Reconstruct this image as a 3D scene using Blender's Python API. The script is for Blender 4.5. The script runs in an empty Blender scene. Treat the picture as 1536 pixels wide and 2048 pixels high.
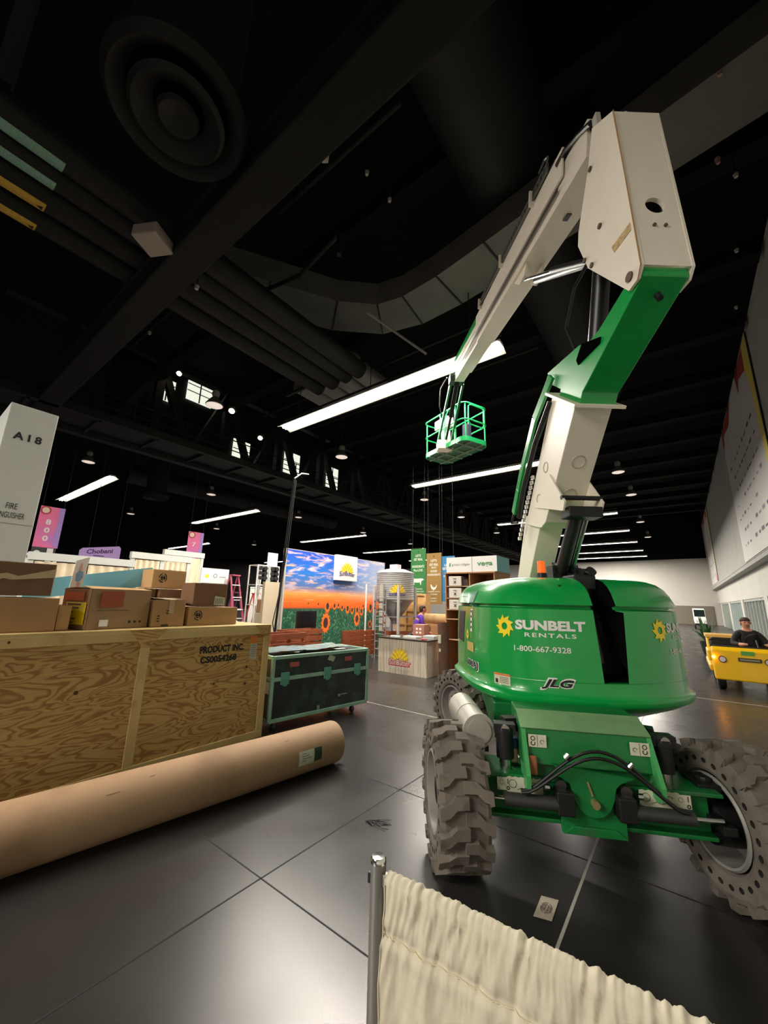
import bpy, bmesh, math, random
from mathutils import Matrix, Vector, Quaternion
random.seed(7)
PI = math.pi
SC = bpy.context.scene
COL = SC.collection

# ------------------------------------------------------------------ camera
camd = bpy.data.cameras.new('camera'); cam = bpy.data.objects.new('camera', camd); COL.objects.link(cam)
camd.sensor_fit = 'VERTICAL'; camd.sensor_height = 36.0; camd.lens = 36.0 * 770 / 2048; camd.clip_start = .05; camd.clip_end = 300
CX_, CY_, F_ = 768., 1024., 770.
up_ = -Vector((850 - CX_, -2300 - CY_, F_)).normalized() * -1
if up_.y > 0: up_ = -up_
vx = Vector((1367 - CX_, 0, F_)); vx.y = -(up_.x * vx.x + up_.z * F_) / up_.y
Y_ = vx.normalized(); X_ = Y_.cross(up_)
R_ = Matrix((X_, Y_, up_))                      # camera axes -> world
right = R_ @ Vector((1, 0, 0)); upc = R_ @ Vector((0, -1, 0)); back = R_ @ Vector((0, 0, -1))
cm = Matrix((right, upc, back)).transposed().to_4x4(); cm.translation = Vector((0, 0, 1.85))
cam.matrix_world = cm
SC.camera = cam
SC.view_settings.view_transform = 'Standard'; SC.view_settings.look = 'None'
SC.view_settings.gamma = 1; SC.view_settings.use_curve_mapping = False
SC.view_settings.exposure = 0.95
LAMP_W = 760.0                                   # one linear fixture
W_ = bpy.data.worlds.new('world'); SC.world = W_; W_.use_nodes = True
W_.node_tree.nodes['Background'].inputs[0].default_value = (.9, .95, 1, 1)
W_.node_tree.nodes['Background'].inputs[1].default_value = .012

# ------------------------------------------------------------------ materials
MATS = {}
def s2l(c):
    return tuple(((x / 255) / 12.92 if x / 255 <= .04045 else ((x / 255 + .055) / 1.055) ** 2.4) for x in c)
def mat(name, rgb, rough=.6, metal=0., emit=None, es=0., noise=.0, nscale=8., bump=0., coat=0., spec=.5, dirt=None, dscale=3., dth=.55):
    """principled material; rgb are sRGB 0..255; noise = value variation, dirt = second colour in blotches"""
    if name in MATS: return MATS[name]
    m = bpy.data.materials.new(name); m.use_nodes = True; nt = m.node_tree; N = nt.nodes; L = nt.links
    p = N['Principled BSDF']; c = s2l(rgb)
    p.inputs['Base Color'].default_value = (*c, 1); p.inputs['Roughness'].default_value = rough
    p.inputs['Metallic'].default_value = metal; p.inputs['Coat Weight'].default_value = coat
    p.inputs['Specular IOR Level'].default_value = spec
    if emit: p.inputs['Emission Color'].default_value = (*s2l(emit), 1); p.inputs['Emission Strength'].default_value = es
    if noise or bump or dirt:
        tc = N.new('ShaderNodeTexCoord'); nz = N.new('ShaderNodeTexNoise'); nz.inputs['Scale'].default_value = nscale; nz.inputs['Detail'].default_value = 5
        L.new(tc.outputs['Object'], nz.inputs['Vector']); last = None
        if noise:
            r = N.new('ShaderNodeMapRange'); r.inputs[1].default_value = .3; r.inputs[2].default_value = .7
            r.inputs[3].default_value = 1 - noise; r.inputs[4].default_value = 1 + noise; L.new(nz.outputs['Fac'], r.inputs[0])
            mx = N.new('ShaderNodeMix'); mx.data_type = 'RGBA'; mx.blend_type = 'MULTIPLY'; mx.inputs[0].default_value = 1
            mx.inputs[6].default_value = (*c, 1); L.new(r.outputs[0], mx.inputs[7]); last = mx.outputs[2]
        if dirt:
            n2 = N.new('ShaderNodeTexNoise'); n2.inputs['Scale'].default_value = dscale; n2.inputs['Detail'].default_value = 6; L.new(tc.outputs['Object'], n2.inputs['Vector'])
            r2 = N.new('ShaderNodeMapRange'); r2.inputs[1].default_value = dth; r2.inputs[2].default_value = dth + .15; L.new(n2.outputs['Fac'], r2.inputs[0])
            m2 = N.new('ShaderNodeMix'); m2.data_type = 'RGBA'; m2.inputs[6].default_value = (*c, 1); m2.inputs[7].default_value = (*s2l(dirt), 1)
            L.new(r2.outputs[0], m2.inputs[0])
            if last: L.new(last, m2.inputs[6])
            last = m2.outputs[2]
        if last: L.new(last, p.inputs['Base Color'])
        if bump:
            b = N.new('ShaderNodeBump'); b.inputs['Strength'].default_value = bump; b.inputs['Distance'].default_value = .01
            L.new(nz.outputs['Fac'], b.inputs['Height']); L.new(b.outputs[0], p.inputs['Normal'])
    MATS[name] = m; return m

GREEN = mat('green_paint', (10, 158, 70), .28, coat=.5, noise=.05, nscale=4)
GREEND = mat('chassis_green', (10, 112, 50), .42, coat=.1, noise=.1, nscale=9, dirt=(55, 90, 60), dscale=5, dth=.6)
GREENB = mat('basket_green', (30, 170, 95), .4)
CREAM = mat('cream_paint', (238, 229, 212), .42, noise=.03, nscale=3)
RUST = mat('rust_scratch', (170, 125, 70), .7)
BLACK = mat('black_plastic', (18, 18, 19), .5)
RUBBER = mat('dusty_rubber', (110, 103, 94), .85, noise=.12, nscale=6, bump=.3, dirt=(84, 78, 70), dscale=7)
HOLE = mat('hole_shade_rubber', (38, 36, 34), .9)  # darker rubber paints the shade inside the tire sidewall holes
STEEL = mat('steel', (190, 190, 188), .25, 1.)
RIMG = mat('rim_grey', (150, 148, 142), .5, .2, noise=.1)
WHITE = mat('white_vinyl', (235, 232, 228), .5)
YELLOW = mat('logo_yellow', (250, 222, 20), .45)
ORANGE = mat('beacon_orange', (255, 90, 20), .3, emit=(255, 80, 10), es=.6)
STICK = mat('sticker', (205, 205, 180), .6, noise=.06, nscale=30)
INK = mat('black_ink', (24, 22, 22), .7)
BLK = mat('ceiling_black', (10, 10, 10), .9, noise=.2, nscale=2, spec=.2)
BLK2 = mat('duct_black', (27, 26, 26), .6, noise=.15, nscale=2, spec=.25)
BLK3 = mat('structure_black', (14, 14, 15), .6, noise=.2, nscale=3, spec=.35)

def wood_mat(name, ca, cb, scale=(1, 8, 8), dist=6, wscale=1.2, rough=.65, axis=None):
    m = bpy.data.materials.new(name); m.use_nodes = True; nt = m.node_tree; N = nt.nodes; L = nt.links; p = N['Principled BSDF']
    tc = N.new('ShaderNodeTexCoord'); mp = N.new('ShaderNodeMapping'); mp.inputs['Scale'].default_value = scale
    L.new(tc.outputs['Object'], mp.inputs['Vector'])
    n = N.new('ShaderNodeTexNoise'); n.inputs['Scale'].default_value = wscale; n.inputs['Detail'].default_value = 2; n.inputs['Distortion'].default_value = .6
    L.new(mp.outputs[0], n.inputs['Vector'])
    mu = N.new('ShaderNodeMath'); mu.operation = 'MULTIPLY'; mu.inputs[1].default_value = dist; L.new(n.outputs['Fac'], mu.inputs[0])
    fr = N.new('ShaderNodeMath'); fr.operation = 'FRACT'; L.new(mu.outputs[0], fr.inputs[0])
    cr = N.new('ShaderNodeValToRGB'); e = cr.color_ramp.elements
    e[0].position = 0; e[0].color = (*s2l(ca), 1); e[1].position = 1; e[1].color = (*s2l(ca), 1)
    x = cr.color_ramp.elements.new(.45); x.color = (*s2l(ca), 1)
    x = cr.color_ramp.elements.new(.72); x.color = (*s2l(cb), 1)
    x = cr.color_ramp.elements.new(.9); x.color = (*s2l(cb), 1)
    L.new(fr.outputs[0], cr.inputs[0])
    n2 = N.new('ShaderNodeTexNoise'); n2.inputs['Scale'].default_value = 3; n2.inputs['Detail'].default_value = 8
    mp2 = N.new('ShaderNodeMapping'); mp2.inputs['Scale'].default_value = (scale[0] * 2, scale[1] * 2, scale[2] * 9) ; L.new(tc.outputs['Object'], mp2.inputs['Vector']); L.new(mp2.outputs[0], n2.inputs['Vector'])
    r = N.new('ShaderNodeMapRange'); r.inputs[1].default_value = .3; r.inputs[2].default_value = .7; r.inputs[3].default_value = .86; r.inputs[4].default_value = 1.1; L.new(n2.outputs['Fac'], r.inputs[0])
    mx = N.new('ShaderNodeMix'); mx.data_type = 'RGBA'; mx.blend_type = 'MULTIPLY'; mx.inputs[0].default_value = 1
    L.new(cr.outputs[0], mx.inputs[6]); L.new(r.outputs[0], mx.inputs[7]); L.new(mx.outputs[2], p.inputs['Base Color'])
    p.inputs['Roughness'].default_value = rough; MATS[name] = m; return m
PLY = wood_mat('plywood', (198, 164, 100), (160, 118, 60), (1, .7, 3.0), 14, 1.7)
PINE = mat('pine_board', (208, 182, 122), .65, noise=.08, nscale=5, dirt=(185, 150, 90), dscale=4, dth=.6)
KRAFT = mat('kraft_card', (172, 134, 92), .8, noise=.05, nscale=3)
KRAFTD = mat('kraft_card_brown', (124, 90, 64), .8, noise=.05, nscale=3)
KRAFTL = mat('kraft_card_light', (205, 162, 110), .8, noise=.04, nscale=3)
TUBEM = mat('tube_kraft', (172, 138, 104), .75, noise=.06, nscale=2, dirt=(148, 116, 84), dscale=1.3, dth=.6)
CONC = mat('concrete_wall', (168, 168, 163), .8, noise=.06, nscale=1.2, bump=.1)
WALLW = mat('white_wall', (196, 192, 184), .8, noise=.03, nscale=1)
SLATW = mat('slat_wood', (150, 78, 44), .6, noise=.15, nscale=5)
CRATEW = mat('light_wood', (214, 172, 112), .6, noise=.12, nscale=4)
METAL = mat('galvanised', (205, 207, 206), .38, .55, noise=.06, nscale=5)

# ------------------------------------------------------------------ mesh builder
class MB:
    def __init__(s): s.v = []; s.f = []; s.m = []
    def add(s, vs, fs, mi=0):
        b = len(s.v); s.v += [tuple(v) for v in vs]; s.f += [tuple(b + i for i in f) for f in fs]; s.m += [mi] * len(fs); return s
    def box(s, x0, x1, y0, y1, z0, z1, mi=0, M=None):
        vs = [Vector((x, y, z)) for z in (z0, z1) for y in (y0, y1) for x in (x0, x1)]
        if M: vs = [M @ v for v in vs]
        return s.add(vs, [(0, 2, 3, 1), (4, 5, 7, 6), (0, 1, 5, 4), (2, 6, 7, 3), (0, 4, 6, 2), (1, 3, 7, 5)], mi)
    def bar(s, p, q, w, h=None, mi=0, upv=(0, 0, 1)):
        p = Vector(p); q = Vector(q); h = h or w; a = (q - p).normalized(); u = a.cross(Vector(upv))
        if u.length < 1e-4: u = a.cross(Vector((1, 0, 0)))
        u.normalize(); v = u.cross(a); vs = []
        for c in (p, q):
            for i, j in ((-1, -1), (1, -1), (1, 1), (-1, 1)): vs.append(c + u * (i * w / 2) + v * (j * h / 2))
        return s.add(vs, [(0, 1, 2, 3), (7, 6, 5, 4), (0, 4, 5, 1), (1, 5, 6, 2), (2, 6, 7, 3), (3, 7, 4, 0)], mi)
    def cyl(s, p, q, r, r2=None, n=16, mi=0, caps=True):
        p = Vector(p); q = Vector(q); r2 = r if r2 is None else r2; a = (q - p).normalized(); u = a.orthogonal().normalized(); v = a.cross(u)
        vs = [p + (u * math.cos(2 * PI * i / n) + v * math.sin(2 * PI * i / n)) * r for i in range(n)] + [q + (u * math.cos(2 * PI * i / n) + v * math.sin(2 * PI * i / n)) * r2 for i in range(n)]
        fs = [(i, (i + 1) % n, n + (i + 1) % n, n + i) for i in range(n)]
        if caps: fs += [tuple(range(n - 1, -1, -1)), tuple(range(n, 2 * n))]
        return s.add(vs, fs, mi)
    def tube(s, pts, r, n=8, mi=0, closed=False):
        pts = [Vector(p) for p in pts]; m = len(pts); vs = []; pu = None
        for i, p in enumerate(pts):
            if closed: a = pts[(i + 1) % m] - pts[i - 1]
            else: a = pts[min(i + 1, m - 1)] - pts[max(i - 1, 0)]
            a.normalize(); u = a.orthogonal() if pu is None else pu - a * pu.dot(a)
            u.normalize(); pu = u; w = a.cross(u)
            vs += [p + (u * math.cos(2 * PI * k / n) + w * math.sin(2 * PI * k / n)) * r for k in range(n)]
        fs = []
        for i in range(m if closed else m - 1):
            j = (i + 1) % m
            fs += [(i * n + k, i * n + (k + 1) % n, j * n + (k + 1) % n, j * n + k) for k in range(n)]
        if not closed: fs += [tuple(range(n - 1, -1, -1)), tuple(range((m - 1) * n, m * n))]
        return s.add(vs, fs, mi)
    def prism(s, poly, fn, t0, t1, mi=0):
        """poly: 2D points; fn(a,b,t) -> 3D"""
        n = len(poly); vs = [fn(a, b, t0) for a, b in poly] + [fn(a, b, t1) for a, b in poly]
        return s.add(vs, [tuple(range(n - 1, -1, -1)), tuple(range(n, 2 * n))] + [(i, (i + 1) % n, n + (i + 1) % n, n + i) for i in range(n)], mi)
    def lathe(s, prof, fn, n=32, mi=0, a0=0, a1=2 * PI):
        """prof: (h, r) ; fn(h, x, y) -> 3D"""
        full = abs(a1 - a0 - 2 * PI) < 1e-6; k = n if full else n + 1; vs = []
        for h, r in prof:
            for i in range(k):
                t = a0 + (a1 - a0) * i / n; vs.append(fn(h, r * math.cos(t), r * math.sin(t)))
        fs = []
        for j in range(len(prof) - 1):
            for i in range(n): i2 = (i + 1) % k; fs.append((j * k + i, j * k + i2, (j + 1) * k + i2, (j + 1) * k + i))
        return s.add(vs, fs, mi)
    def grid(s, fn, nu, nv, mi=0):
        vs = [fn(i / nu, j / nv) for j in range(nv + 1) for i in range(nu + 1)]
        return s.add(vs, [(j * (nu + 1) + i, j * (nu + 1) + i + 1, (j + 1) * (nu + 1) + i + 1, (j + 1) * (nu + 1) + i) for j in range(nv) for i in range(nu)], mi)
    def build(s, name, mats, parent=None, bevel=0, smooth=False, loc=None, rot=None, solid=0, fix=True):
        me = bpy.data.meshes.new(name); me.from_pydata([tuple(v) for v in s.v], [], s.f)
        for m in (mats if isinstance(mats, (list, tuple)) else [mats]): me.materials.append(m)
        for p, i in zip(me.polygons, s.m): p.material_index = i
        if fix:
            bm = bmesh.new(); bm.from_mesh(me); bmesh.ops.recalc_face_normals(bm, faces=bm.faces[:]); bm.to_mesh(me); bm.free()
        if smooth:
            for p in me.polygons: p.use_smooth = True
            me.set_sharp_from_angle(angle=math.radians(smooth if smooth is not True else 35))
        o = bpy.data.objects.new(name, me); COL.objects.link(o)
        if parent: o.parent = parent
        if loc: o.location = loc
        if rot: o.rotation_euler = rot
        if solid: md = o.modifiers.new('solid', 'SOLIDIFY'); md.thickness = solid; md.offset = 0
        if bevel: md = o.modifiers.new('bevel', 'BEVEL'); md.width = bevel; md.segments = 2; md.limit_method = 'ANGLE'; md.angle_limit = .6
        return o
I3 = lambda x, y, z: (x, y, z)
def boxo(name, m, dims, parent=None, **k): return MB().box(*dims).build(name, m, parent, **k)
def tag(o, label, cat, group=None, kind=None):
    o['label'] = label; o['category'] = cat
    if group: o['group'] = group
    if kind: o['kind'] = kind
    return o
def thing(name, label, cat, loc=(0, 0, 0), rz=0, group=None):
    o = bpy.data.objects.new(name, None); COL.objects.link(o); o.location = loc; o.rotation_euler = (0, 0, rz); o.empty_display_size = .1
    return tag(o, label, cat, group)
def struct(name, mb, m, **k):
    o = mb.build(name, m, **k); o['kind'] = 'structure'; return o
def dup(root, loc=None, rz=None, label=None, name=None):
    def cp(o, par):
        c = o.copy(); COL.objects.link(c)
        if par: c.parent = par
        for ch in list(o.children): cp(ch, c)
        return c
    r = cp(root, None)
    if loc is not None: r.location = loc
    if rz is not None: r.rotation_euler = (0, 0, rz)
    if label: r['label'] = label
    return r
def text_mesh(body, bold=.0, shear=0, space=1.0):
    c = bpy.data.curves.new('t', 'FONT'); c.body = body; c.offset = bold; c.shear = shear; c.space_character = space; c.align_x = 'LEFT'; c.resolution_u = 3; c.space_line = .9
    o = bpy.data.objects.new('t', c); COL.objects.link(o); dg = bpy.context.evaluated_depsgraph_get(); me = bpy.data.meshes.new_from_object(o.evaluated_get(dg))
    vs = [v.co.copy() for v in me.vertices]; fs = [tuple(p.vertices) for p in me.polygons]
    bpy.data.objects.remove(o); bpy.data.curves.remove(c); bpy.data.meshes.remove(me)
    x0 = min(v.x for v in vs); x1 = max(v.x for v in vs); y0 = min(v.y for v in vs); y1 = max(v.y for v in vs)
    return [((v.x - x0) / (x1 - x0), (v.y - y0) / (y1 - y0)) for v in vs], fs
def text_mb(mb, body, fn, w, h, mi=0, bold=.0, shear=0, space=1.0, cx=0, cy=0):
    """centred at cx, cy and w x h large; fn(x, y) -> 3D"""
    vs, fs = text_mesh(body, bold, shear, space)
    return mb.add([fn(cx + (a - .5) * w, cy + (b - .5) * h) for a, b in vs], fs, mi)
def plane_fn(o, xd, yd, off=0):
    o = Vector(o); xd = Vector(xd).normalized(); yd = Vector(yd).normalized(); n = xd.cross(yd); return lambda a, b, t=0: o + xd * a + yd * b + n * (off + t)
def poly_mb(mb, pts, fn, mi=0, cx=0, cy=0, s=1): return mb.add([fn(cx + x * s, cy + y * s) for x, y in pts], [tuple(range(len(pts)))], mi)

# ------------------------------------------------------------------ floor, walls, ceiling
fm = bpy.data.materials.new('polished_floor'); fm.use_nodes = True; nt = fm.node_tree; N = nt.nodes; L = nt.links; p = N['Principled BSDF']
tc = N.new('ShaderNodeTexCoord'); n1 = N.new('ShaderNodeTexNoise'); n1.inputs['Scale'].default_value = .9; n1.inputs['Detail'].default_value = 8; n1.inputs['Roughness'].default_value = .65
L.new(tc.outputs['Object'], n1.inputs['Vector']); cr = N.new('ShaderNodeValToRGB'); e = cr.color_ramp.elements
e[0].position = .3; e[0].color = (*s2l((38, 37, 37)), 1); e[1].position = .75; e[1].color = (*s2l((52, 50, 48)), 1); L.new(n1.outputs['Fac'], cr.inputs[0]); L.new(cr.outputs[0], p.inputs['Base Color'])
n2 = N.new('ShaderNodeTexNoise'); n2.inputs['Scale'].default_value = 1.2; n2.inputs['Detail'].default_value = 2; L.new(tc.outputs['Object'], n2.inputs['Vector'])
mr = N.new('ShaderNodeMapRange'); mr.inputs[1].default_value = .25; mr.inputs[2].default_value = .75; mr.inputs[3].default_value = .24; mr.inputs[4].default_value = .33; L.new(n2.outputs['Fac'], mr.inputs[0]); L.new(mr.outputs[0], p.inputs['Roughness'])
p.inputs['Specular IOR Level'].default_value = .6
FX0, FX1, FY0, FY1, CH = -62., 3.9, -26., 66., 14.
struct('floor', MB().box(FX0, FX1, FY0, FY1, -.1, 0), fm)
struct('ceiling', MB().box(FX0, FX1, FY0, FY1, CH, CH + .2), BLK)
struct('wall_left', MB().box(FX0 - .2, FX0, FY0, FY1, -.1, CH), BLK)
struct('wall_rear', MB().box(FX0, FX1, FY0 - .2, FY0, -.1, CH), BLK)
WX = 3.0
mb = MB(); mb.box(WX, WX + .3, FY0, 62, 4.3, 12.0)
struct('wall_right', mb, CONC)
struct('wall_right_upper', MB().box(WX, WX + .3, FY0, 62, 12.0, CH), BLK)
struct('trim_1', MB().box(WX + .02, WX + .9, FY0, 62, 4.1, 4.32), CONC)      # underside ledge of the upper wall
# lower right wall : recessed, pillars, windows
LX = 3.45
mb = MB(); mb.box(LX, LX + .3, FY0, 62, 2.55, 4.15)
py = [-26, 9, 14, 18, 23.2, 31.5, 37, 46, 62]
for i, y in enumerate([9, 14, 20, 27.5, 38, 48, 58]): mb.box(LX - .02, LX + .3, y, y + 1.1, 0, 2.6)
mb.box(LX, LX + .3, FY0, 9, 0, 2.6)
struct('wall_right_lower', mb, mat('lower_wall', (196, 196, 188), .8, noise=.04, nscale=1))
GL = mat('window_panel', (120, 130, 128), .35, noise=.1, nscale=1)
GLB = mat('window_panel_blue', (150, 190, 195), .35)
k = 1
for a, b in ((10.1, 14), (15.1, 20), (21.1, 27.5), (28.6, 38), (39.1, 48), (49.1, 58)):
    w = MB().box(LX + .15, LX + .2, a, b, 0, 2.55).build('window_%d' % k, GLB if k == 5 else GL); w['kind'] = 'structure'
    m2 = MB(); nn = max(3, int((b - a) / 1.3))
    for j in range(nn + 1): y = a + (b - a) * j / nn; m2.box(LX + .04, LX + .16, y - .06, y + .06, 0, 2.55)
    m2.box(LX + .04, LX + .16, a, b, 2.4, 2.55)
    m2.build('window_frame', mat('frame_pale', (170, 176, 170), .6), w); k += 1
mb = MB(); mb.box(FX0, FX1, 62, 62.3, 0, 8)
struct('wall_back', mb, WALLW)
struct('wall_back_upper', MB().box(FX0, FX1, 62, 62.3, 8, CH), BLK)
struct('trim_2', MB().box(-40, 2.9, 61.9, 62, 0, 2.2), mat('back_dado', (120, 112, 100), .8))
# mezzanine wall left with lit windows
struct('wall_mezzanine', MB().box(-20.3, -20.04, 5, 34, 8.8, CH), BLK3)
LITW = mat('lit_pane', (210, 214, 200), .5, emit=(235, 238, 220), es=.55)
for (y0, y1, z0, z1) in ((15.1, 16.4, 10, 11.5), (11.4, 12.5, 9.9, 11), (8.4, 9.8, 12.2, 13.3), (7.0, 7.8, 11.6, 12.8), (19, 20.2, 10, 11.6)):
    w = MB().box(-20, -19.95, y0, y1, z0, z1).build('window_%d' % k, LITW); w['kind'] = 'structure'; k += 1
    m2 = MB(); m2.box(-19.95, -19.92, (y0 + y1) / 2 - .03, (y0 + y1) / 2 + .03, z0, z1); m2.box(-19.95, -19.92, y0, y1, z0 + .5, z0 + .54); m2.box(-19.95, -19.92, y0, y1, z0 + .9, z0 + .94); m2.build('window_frame', BLK3, w)
# floor joints
JW = mat('joint_white', (175, 172, 165), .7, noise=.2, nscale=4); JD = mat('joint_dark', (24, 23, 22), .8)
t = 3
for x in (-.78,):
    struct('trim_%d' % t, MB().box(x - .009, x + .009, -3, 60, 0, .0015), JW); t += 1
for x in (-2.5, -6.7, -11, -15.3): struct('trim_%d' % t, MB().box(x - .006, x + .006, -3, 60, 0, .0012), JD); t += 1
for y in (6.1, 11.2): struct('trim_%d' % t, MB().box(-22, 3.4, y - .01, y + .01, 0, .0012), JW); t += 1
for y in (3.65, 2.0): struct('trim_%d' % t, MB().box(-22, 3.4, y - .005, y + .005, 0, .0012), JD); t += 1

# ceiling beams along X (stripes right), seen dim
for i in range(13):
    y = 6 + i * 3.6; struct('trim_%d' % t, MB().box(-18, 2.9, y, y + .5, 11.6, 12.1), BLK); t += 1

# ------------------------------------------------------------------ overhead things
LAMPWHITE = mat('lamp_housing', (225, 222, 215), .5)
TUBEL = mat('lamp_tube', (255, 250, 240), .5, emit=(255, 246, 232), es=13)
def light_data():
    l = bpy.data.lights.new('lamp', 'AREA'); l.shape = 'RECTANGLE'; l.size = 8.3; l.size_y = .16; l.energy = LAMP_W; l.color = (1., .93, .83); return l
LD = light_data()
LD2 = LD.copy(); LD2.energy = LAMP_W * 1.7  # stronger lamp for the added rows behind the viewer, brightens the knuckle
def lin_light(label, x, y, length=9.0, z=8.0):
    r = thing('linear_light', label, 'ceiling light', (x, y, z), 0, 'fluorescent strip lights over the hall'); h = length / 2
    MB().box(-h, h, -.14, .14, .06, .13).build('housing', LAMPWHITE, r)
    m = MB(); m.add([(-h, -.14, .06), (h, -.14, .06), (h, -.3, -.02), (-h, -.3, -.02)], [(0, 1, 2, 3)]); m.add([(-h, .14, .06), (h, .14, .06), (h, .3, -.02), (-h, .3, -.02)], [(0, 1, 2, 3)])
    m.build('reflector', LAMPWHITE, r, solid=.01)
    m = MB(); m.cyl((-h + .05, -.06, .02), (h - .05, -.06, .02), .03, n=8); m.cyl((-h + .05, .06, .02), (h - .05, .06, .02), .03, n=8); m.build('tube', TUBEL, r)
    for sx in (-h * .8, 0, h * .8): MB().cyl((sx, 0, .1), (sx, 0, CH - z), .012, n=6).build('hanger', BLK2, r)
    MB().bar((-h, .0, .33), (h, .0, .33), .05).build('rail', BLK2, r)
    lo = bpy.data.objects.new('lamp', LD2 if y < 0 else LD); COL.objects.link(lo); lo.parent = r; lo.location = (0, 0, -.03); lo.scale = (length / 8.6, 1, 1)
    return r
NEARB = [(8.25, 'nearest bright strip light, behind the lift basket'), (17.0, 'strip light just below the lift basket'), (29.5, 'strip light seen past both sides of the tower boom'), (37, 'strip light right of the boom, second from front'), (44, 'strip light right of the boom, third from front'), (51, 'strip light right of the boom, fourth from front'), (57, 'farthest strip light right of the boom')]
for y, lb in NEARB: lin_light(lb, -6.95, y, 8.3)
for y, lb in ((6.9, 'strip light beside the white column panel at left'), (16, 'strip light above the small pink hanging banner'), (28.2, 'strip light just above the sunset mural'), (39, 'strip light right above the metal silo'), (50, 'farthest strip light over the booths at left')): lin_light(lb, -28.4, y, 9.3)
lin_light('strip light low behind the cream drape booths', -49, 23.5, 10)
lin_light('strip light far behind the pallet shelves', -60 + 6, 42, 9)
for y in (-9, -18): lin_light('unseen strip light added behind the viewer' + (', farther' if y < -10 else ''), -6.95, y, 8.3)  # unseen rows added to light the front of the lift and crate
lin_light('unseen strip light added behind the viewer, left bay', -28.4, -9, 9.3)

HBL = mat('highbay_lens', (235, 225, 215), .3, emit=(255, 235, 220), es=.35)
HBH = mat('highbay_body', (88, 84, 82), .5)
def make_hb():
    r = thing('high_bay_lamp', 'x', 'pendant lamp', (0, 0, 0), 0, 'round high bay lamps hanging from the ceiling')
    z = lambda h, x, y: (x, y, h)
    MB().lathe([(.0, .27), (.03, .28), (.16, .2), (.3, .09), (.33, .0)], z, 20).build('shade', HBH, r, smooth=True)
    MB().lathe([(-.0, .26), (-.02, .2), (-.03, .0)], z, 20).build('lens', HBL, r, smooth=True)
    MB().lathe([(.3, .02), (.33, .1), (.42, .13), (.52, .1), (.56, .02)], z, 12).build('ballast', mat('ballast', (120, 115, 112), .5), r, smooth=True)
    MB().cyl((0, 0, .5), (0, 0, 5.98), .012, n=6).build('stem', BLK2, r); return r
HB = [(-11.6, 5.8, 'high bay lamp nearest, hanging before the dark truss'), (-22, 5.3, 'high bay lamp just right of the white column panel'), (-22.5, 11.8, 'high bay lamp above the strip light near the pink banner'), (-33.6, 11.4, 'high bay lamp between the column panel and the round diffuser'), (-11.3, 11.6, 'high bay lamp left of the lift basket'), (-12, 19.8, 'high bay lamp below the lift basket'), (-1.7, 20.3, 'large high bay lamp right of the tower boom'), (-1.6, 25, 'second high bay lamp right of the tower boom'), (-12.3, 25.5, 'high bay lamp left of the tower boom over the green banner'), (-12.5, 33, 'high bay lamp left of the tower boom, farther'), (-23, 19.2, 'high bay lamp above the sunset mural left corner'), (-40, 27, 'high bay lamp above the ladders'), (-33.7, 18.6, 'high bay lamp above the pink hanging banner'), (-1.8, 33.7, 'third high bay lamp right of the tower boom'), (-1.8, 41.5, 'fourth high bay lamp right of the tower boom'), (-23, 27, 'high bay lamp above the logo board on the mural'), (-12, 40, 'high bay lamp over the tan hanging banner'), (-23, 35, 'high bay lamp above the metal silo')]
h0 = make_hb()
for i, (x, y, lb) in enumerate(HB):
    o = h0 if i == 0 else dup(h0); o.location = (x, y, 8.02); o['label'] = lb

def lathe_z(prof, n=40): return MB().lathe(prof, lambda h, x, y: (x, y, h), n)
def diffuser(label, x, y, z, r):
    t_ = thing('ceiling_diffuser', label, 'air diffuser', (x, y, z))
    lathe_z([(.35, r * .8), (.3, r), (.12, r * 1.02), (.0, r * .93), (.02, r * .9), (.18, r * .72)]).build('outer_cone', BLK2, t_, smooth=True)
    lathe_z([(.02, r * .68), (-.04, r * .62), (.0, r * .58), (.16, r * .36)]).build('middle_cone', BLK2, t_, smooth=True)
    lathe_z([(.04, r * .3), (-.02, r * .26), (.0, r * .2), (.08, 0)]).build('inner_cone', BLK2, t_, smooth=True)
    lathe_z([(.3, r * .8), (3., r * .8)]).build('neck', BLK2, t_, smooth=True)
diffuser('large round dark air diffuser overhead at upper left', -4.62, 1.3, 8.05, .86)
diffuser('smaller round air diffuser far off over the booths', -26.7, 10.3, 8, .75)

def ductY(name, label, cat, x, z, r, y0, y1, group=None, n=20):
    m = MB(); m.cyl((x, y0, z), (x, y1, z), r, n=n)
    yy = y0
    while yy < y1: m.cyl((x, yy, z), (x, yy + .05, z), r * 1.04, n=n); yy += 2.4
    return tag(m.build(name, BLK2, smooth=True), label, cat, group)
pipes = []
for i, (x, r, c, lb) in enumerate(((-7.1, .26, 'g', 'pipe with the upper green label strip, nearest the diffuser'), (-7.62, .24, 'g', 'pipe with the lower green label strip'), (-8.2, .27, 'y', 'pipe with the longer yellow label'), (-8.85, .25, 'y', 'pipe with the short yellow arrow label, outermost'))):
    t_ = thing('overhead_pipe', 'thick black overhead ' + lb, 'pipe', (x, 0, 8.75), 0, 'parallel pipes running under the ceiling')
    m = MB(); m.cyl((0, -3, 0), (0, 7.9, 0), r, n=24)
    m.build('pipe_run', BLK2, t_, smooth=True)
    band = mat('label_green', (120, 160, 140), .5, noise=.2, nscale=40) if c == 'g' else mat('label_yellow', (190, 150, 50), .5, noise=.15, nscale=30)
    MB().lathe([(-.35, r + .004), (.62, r + .004)], lambda h, a, b: (a, h, b), 8, a0=PI * 1.15 + .2, a1=PI * 1.55 + .2).build('label_band', band, t_, solid=.003)
    if c == 'y':
        q = MB(); q.prism([(-.04, 0), (.04, .05), (.04, -.05)], lambda a, b, tt: (r * -.1 + b, .55 + a, -r - .008 - tt), 0, .002); q.build('arrow_mark', INK, t_)
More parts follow.
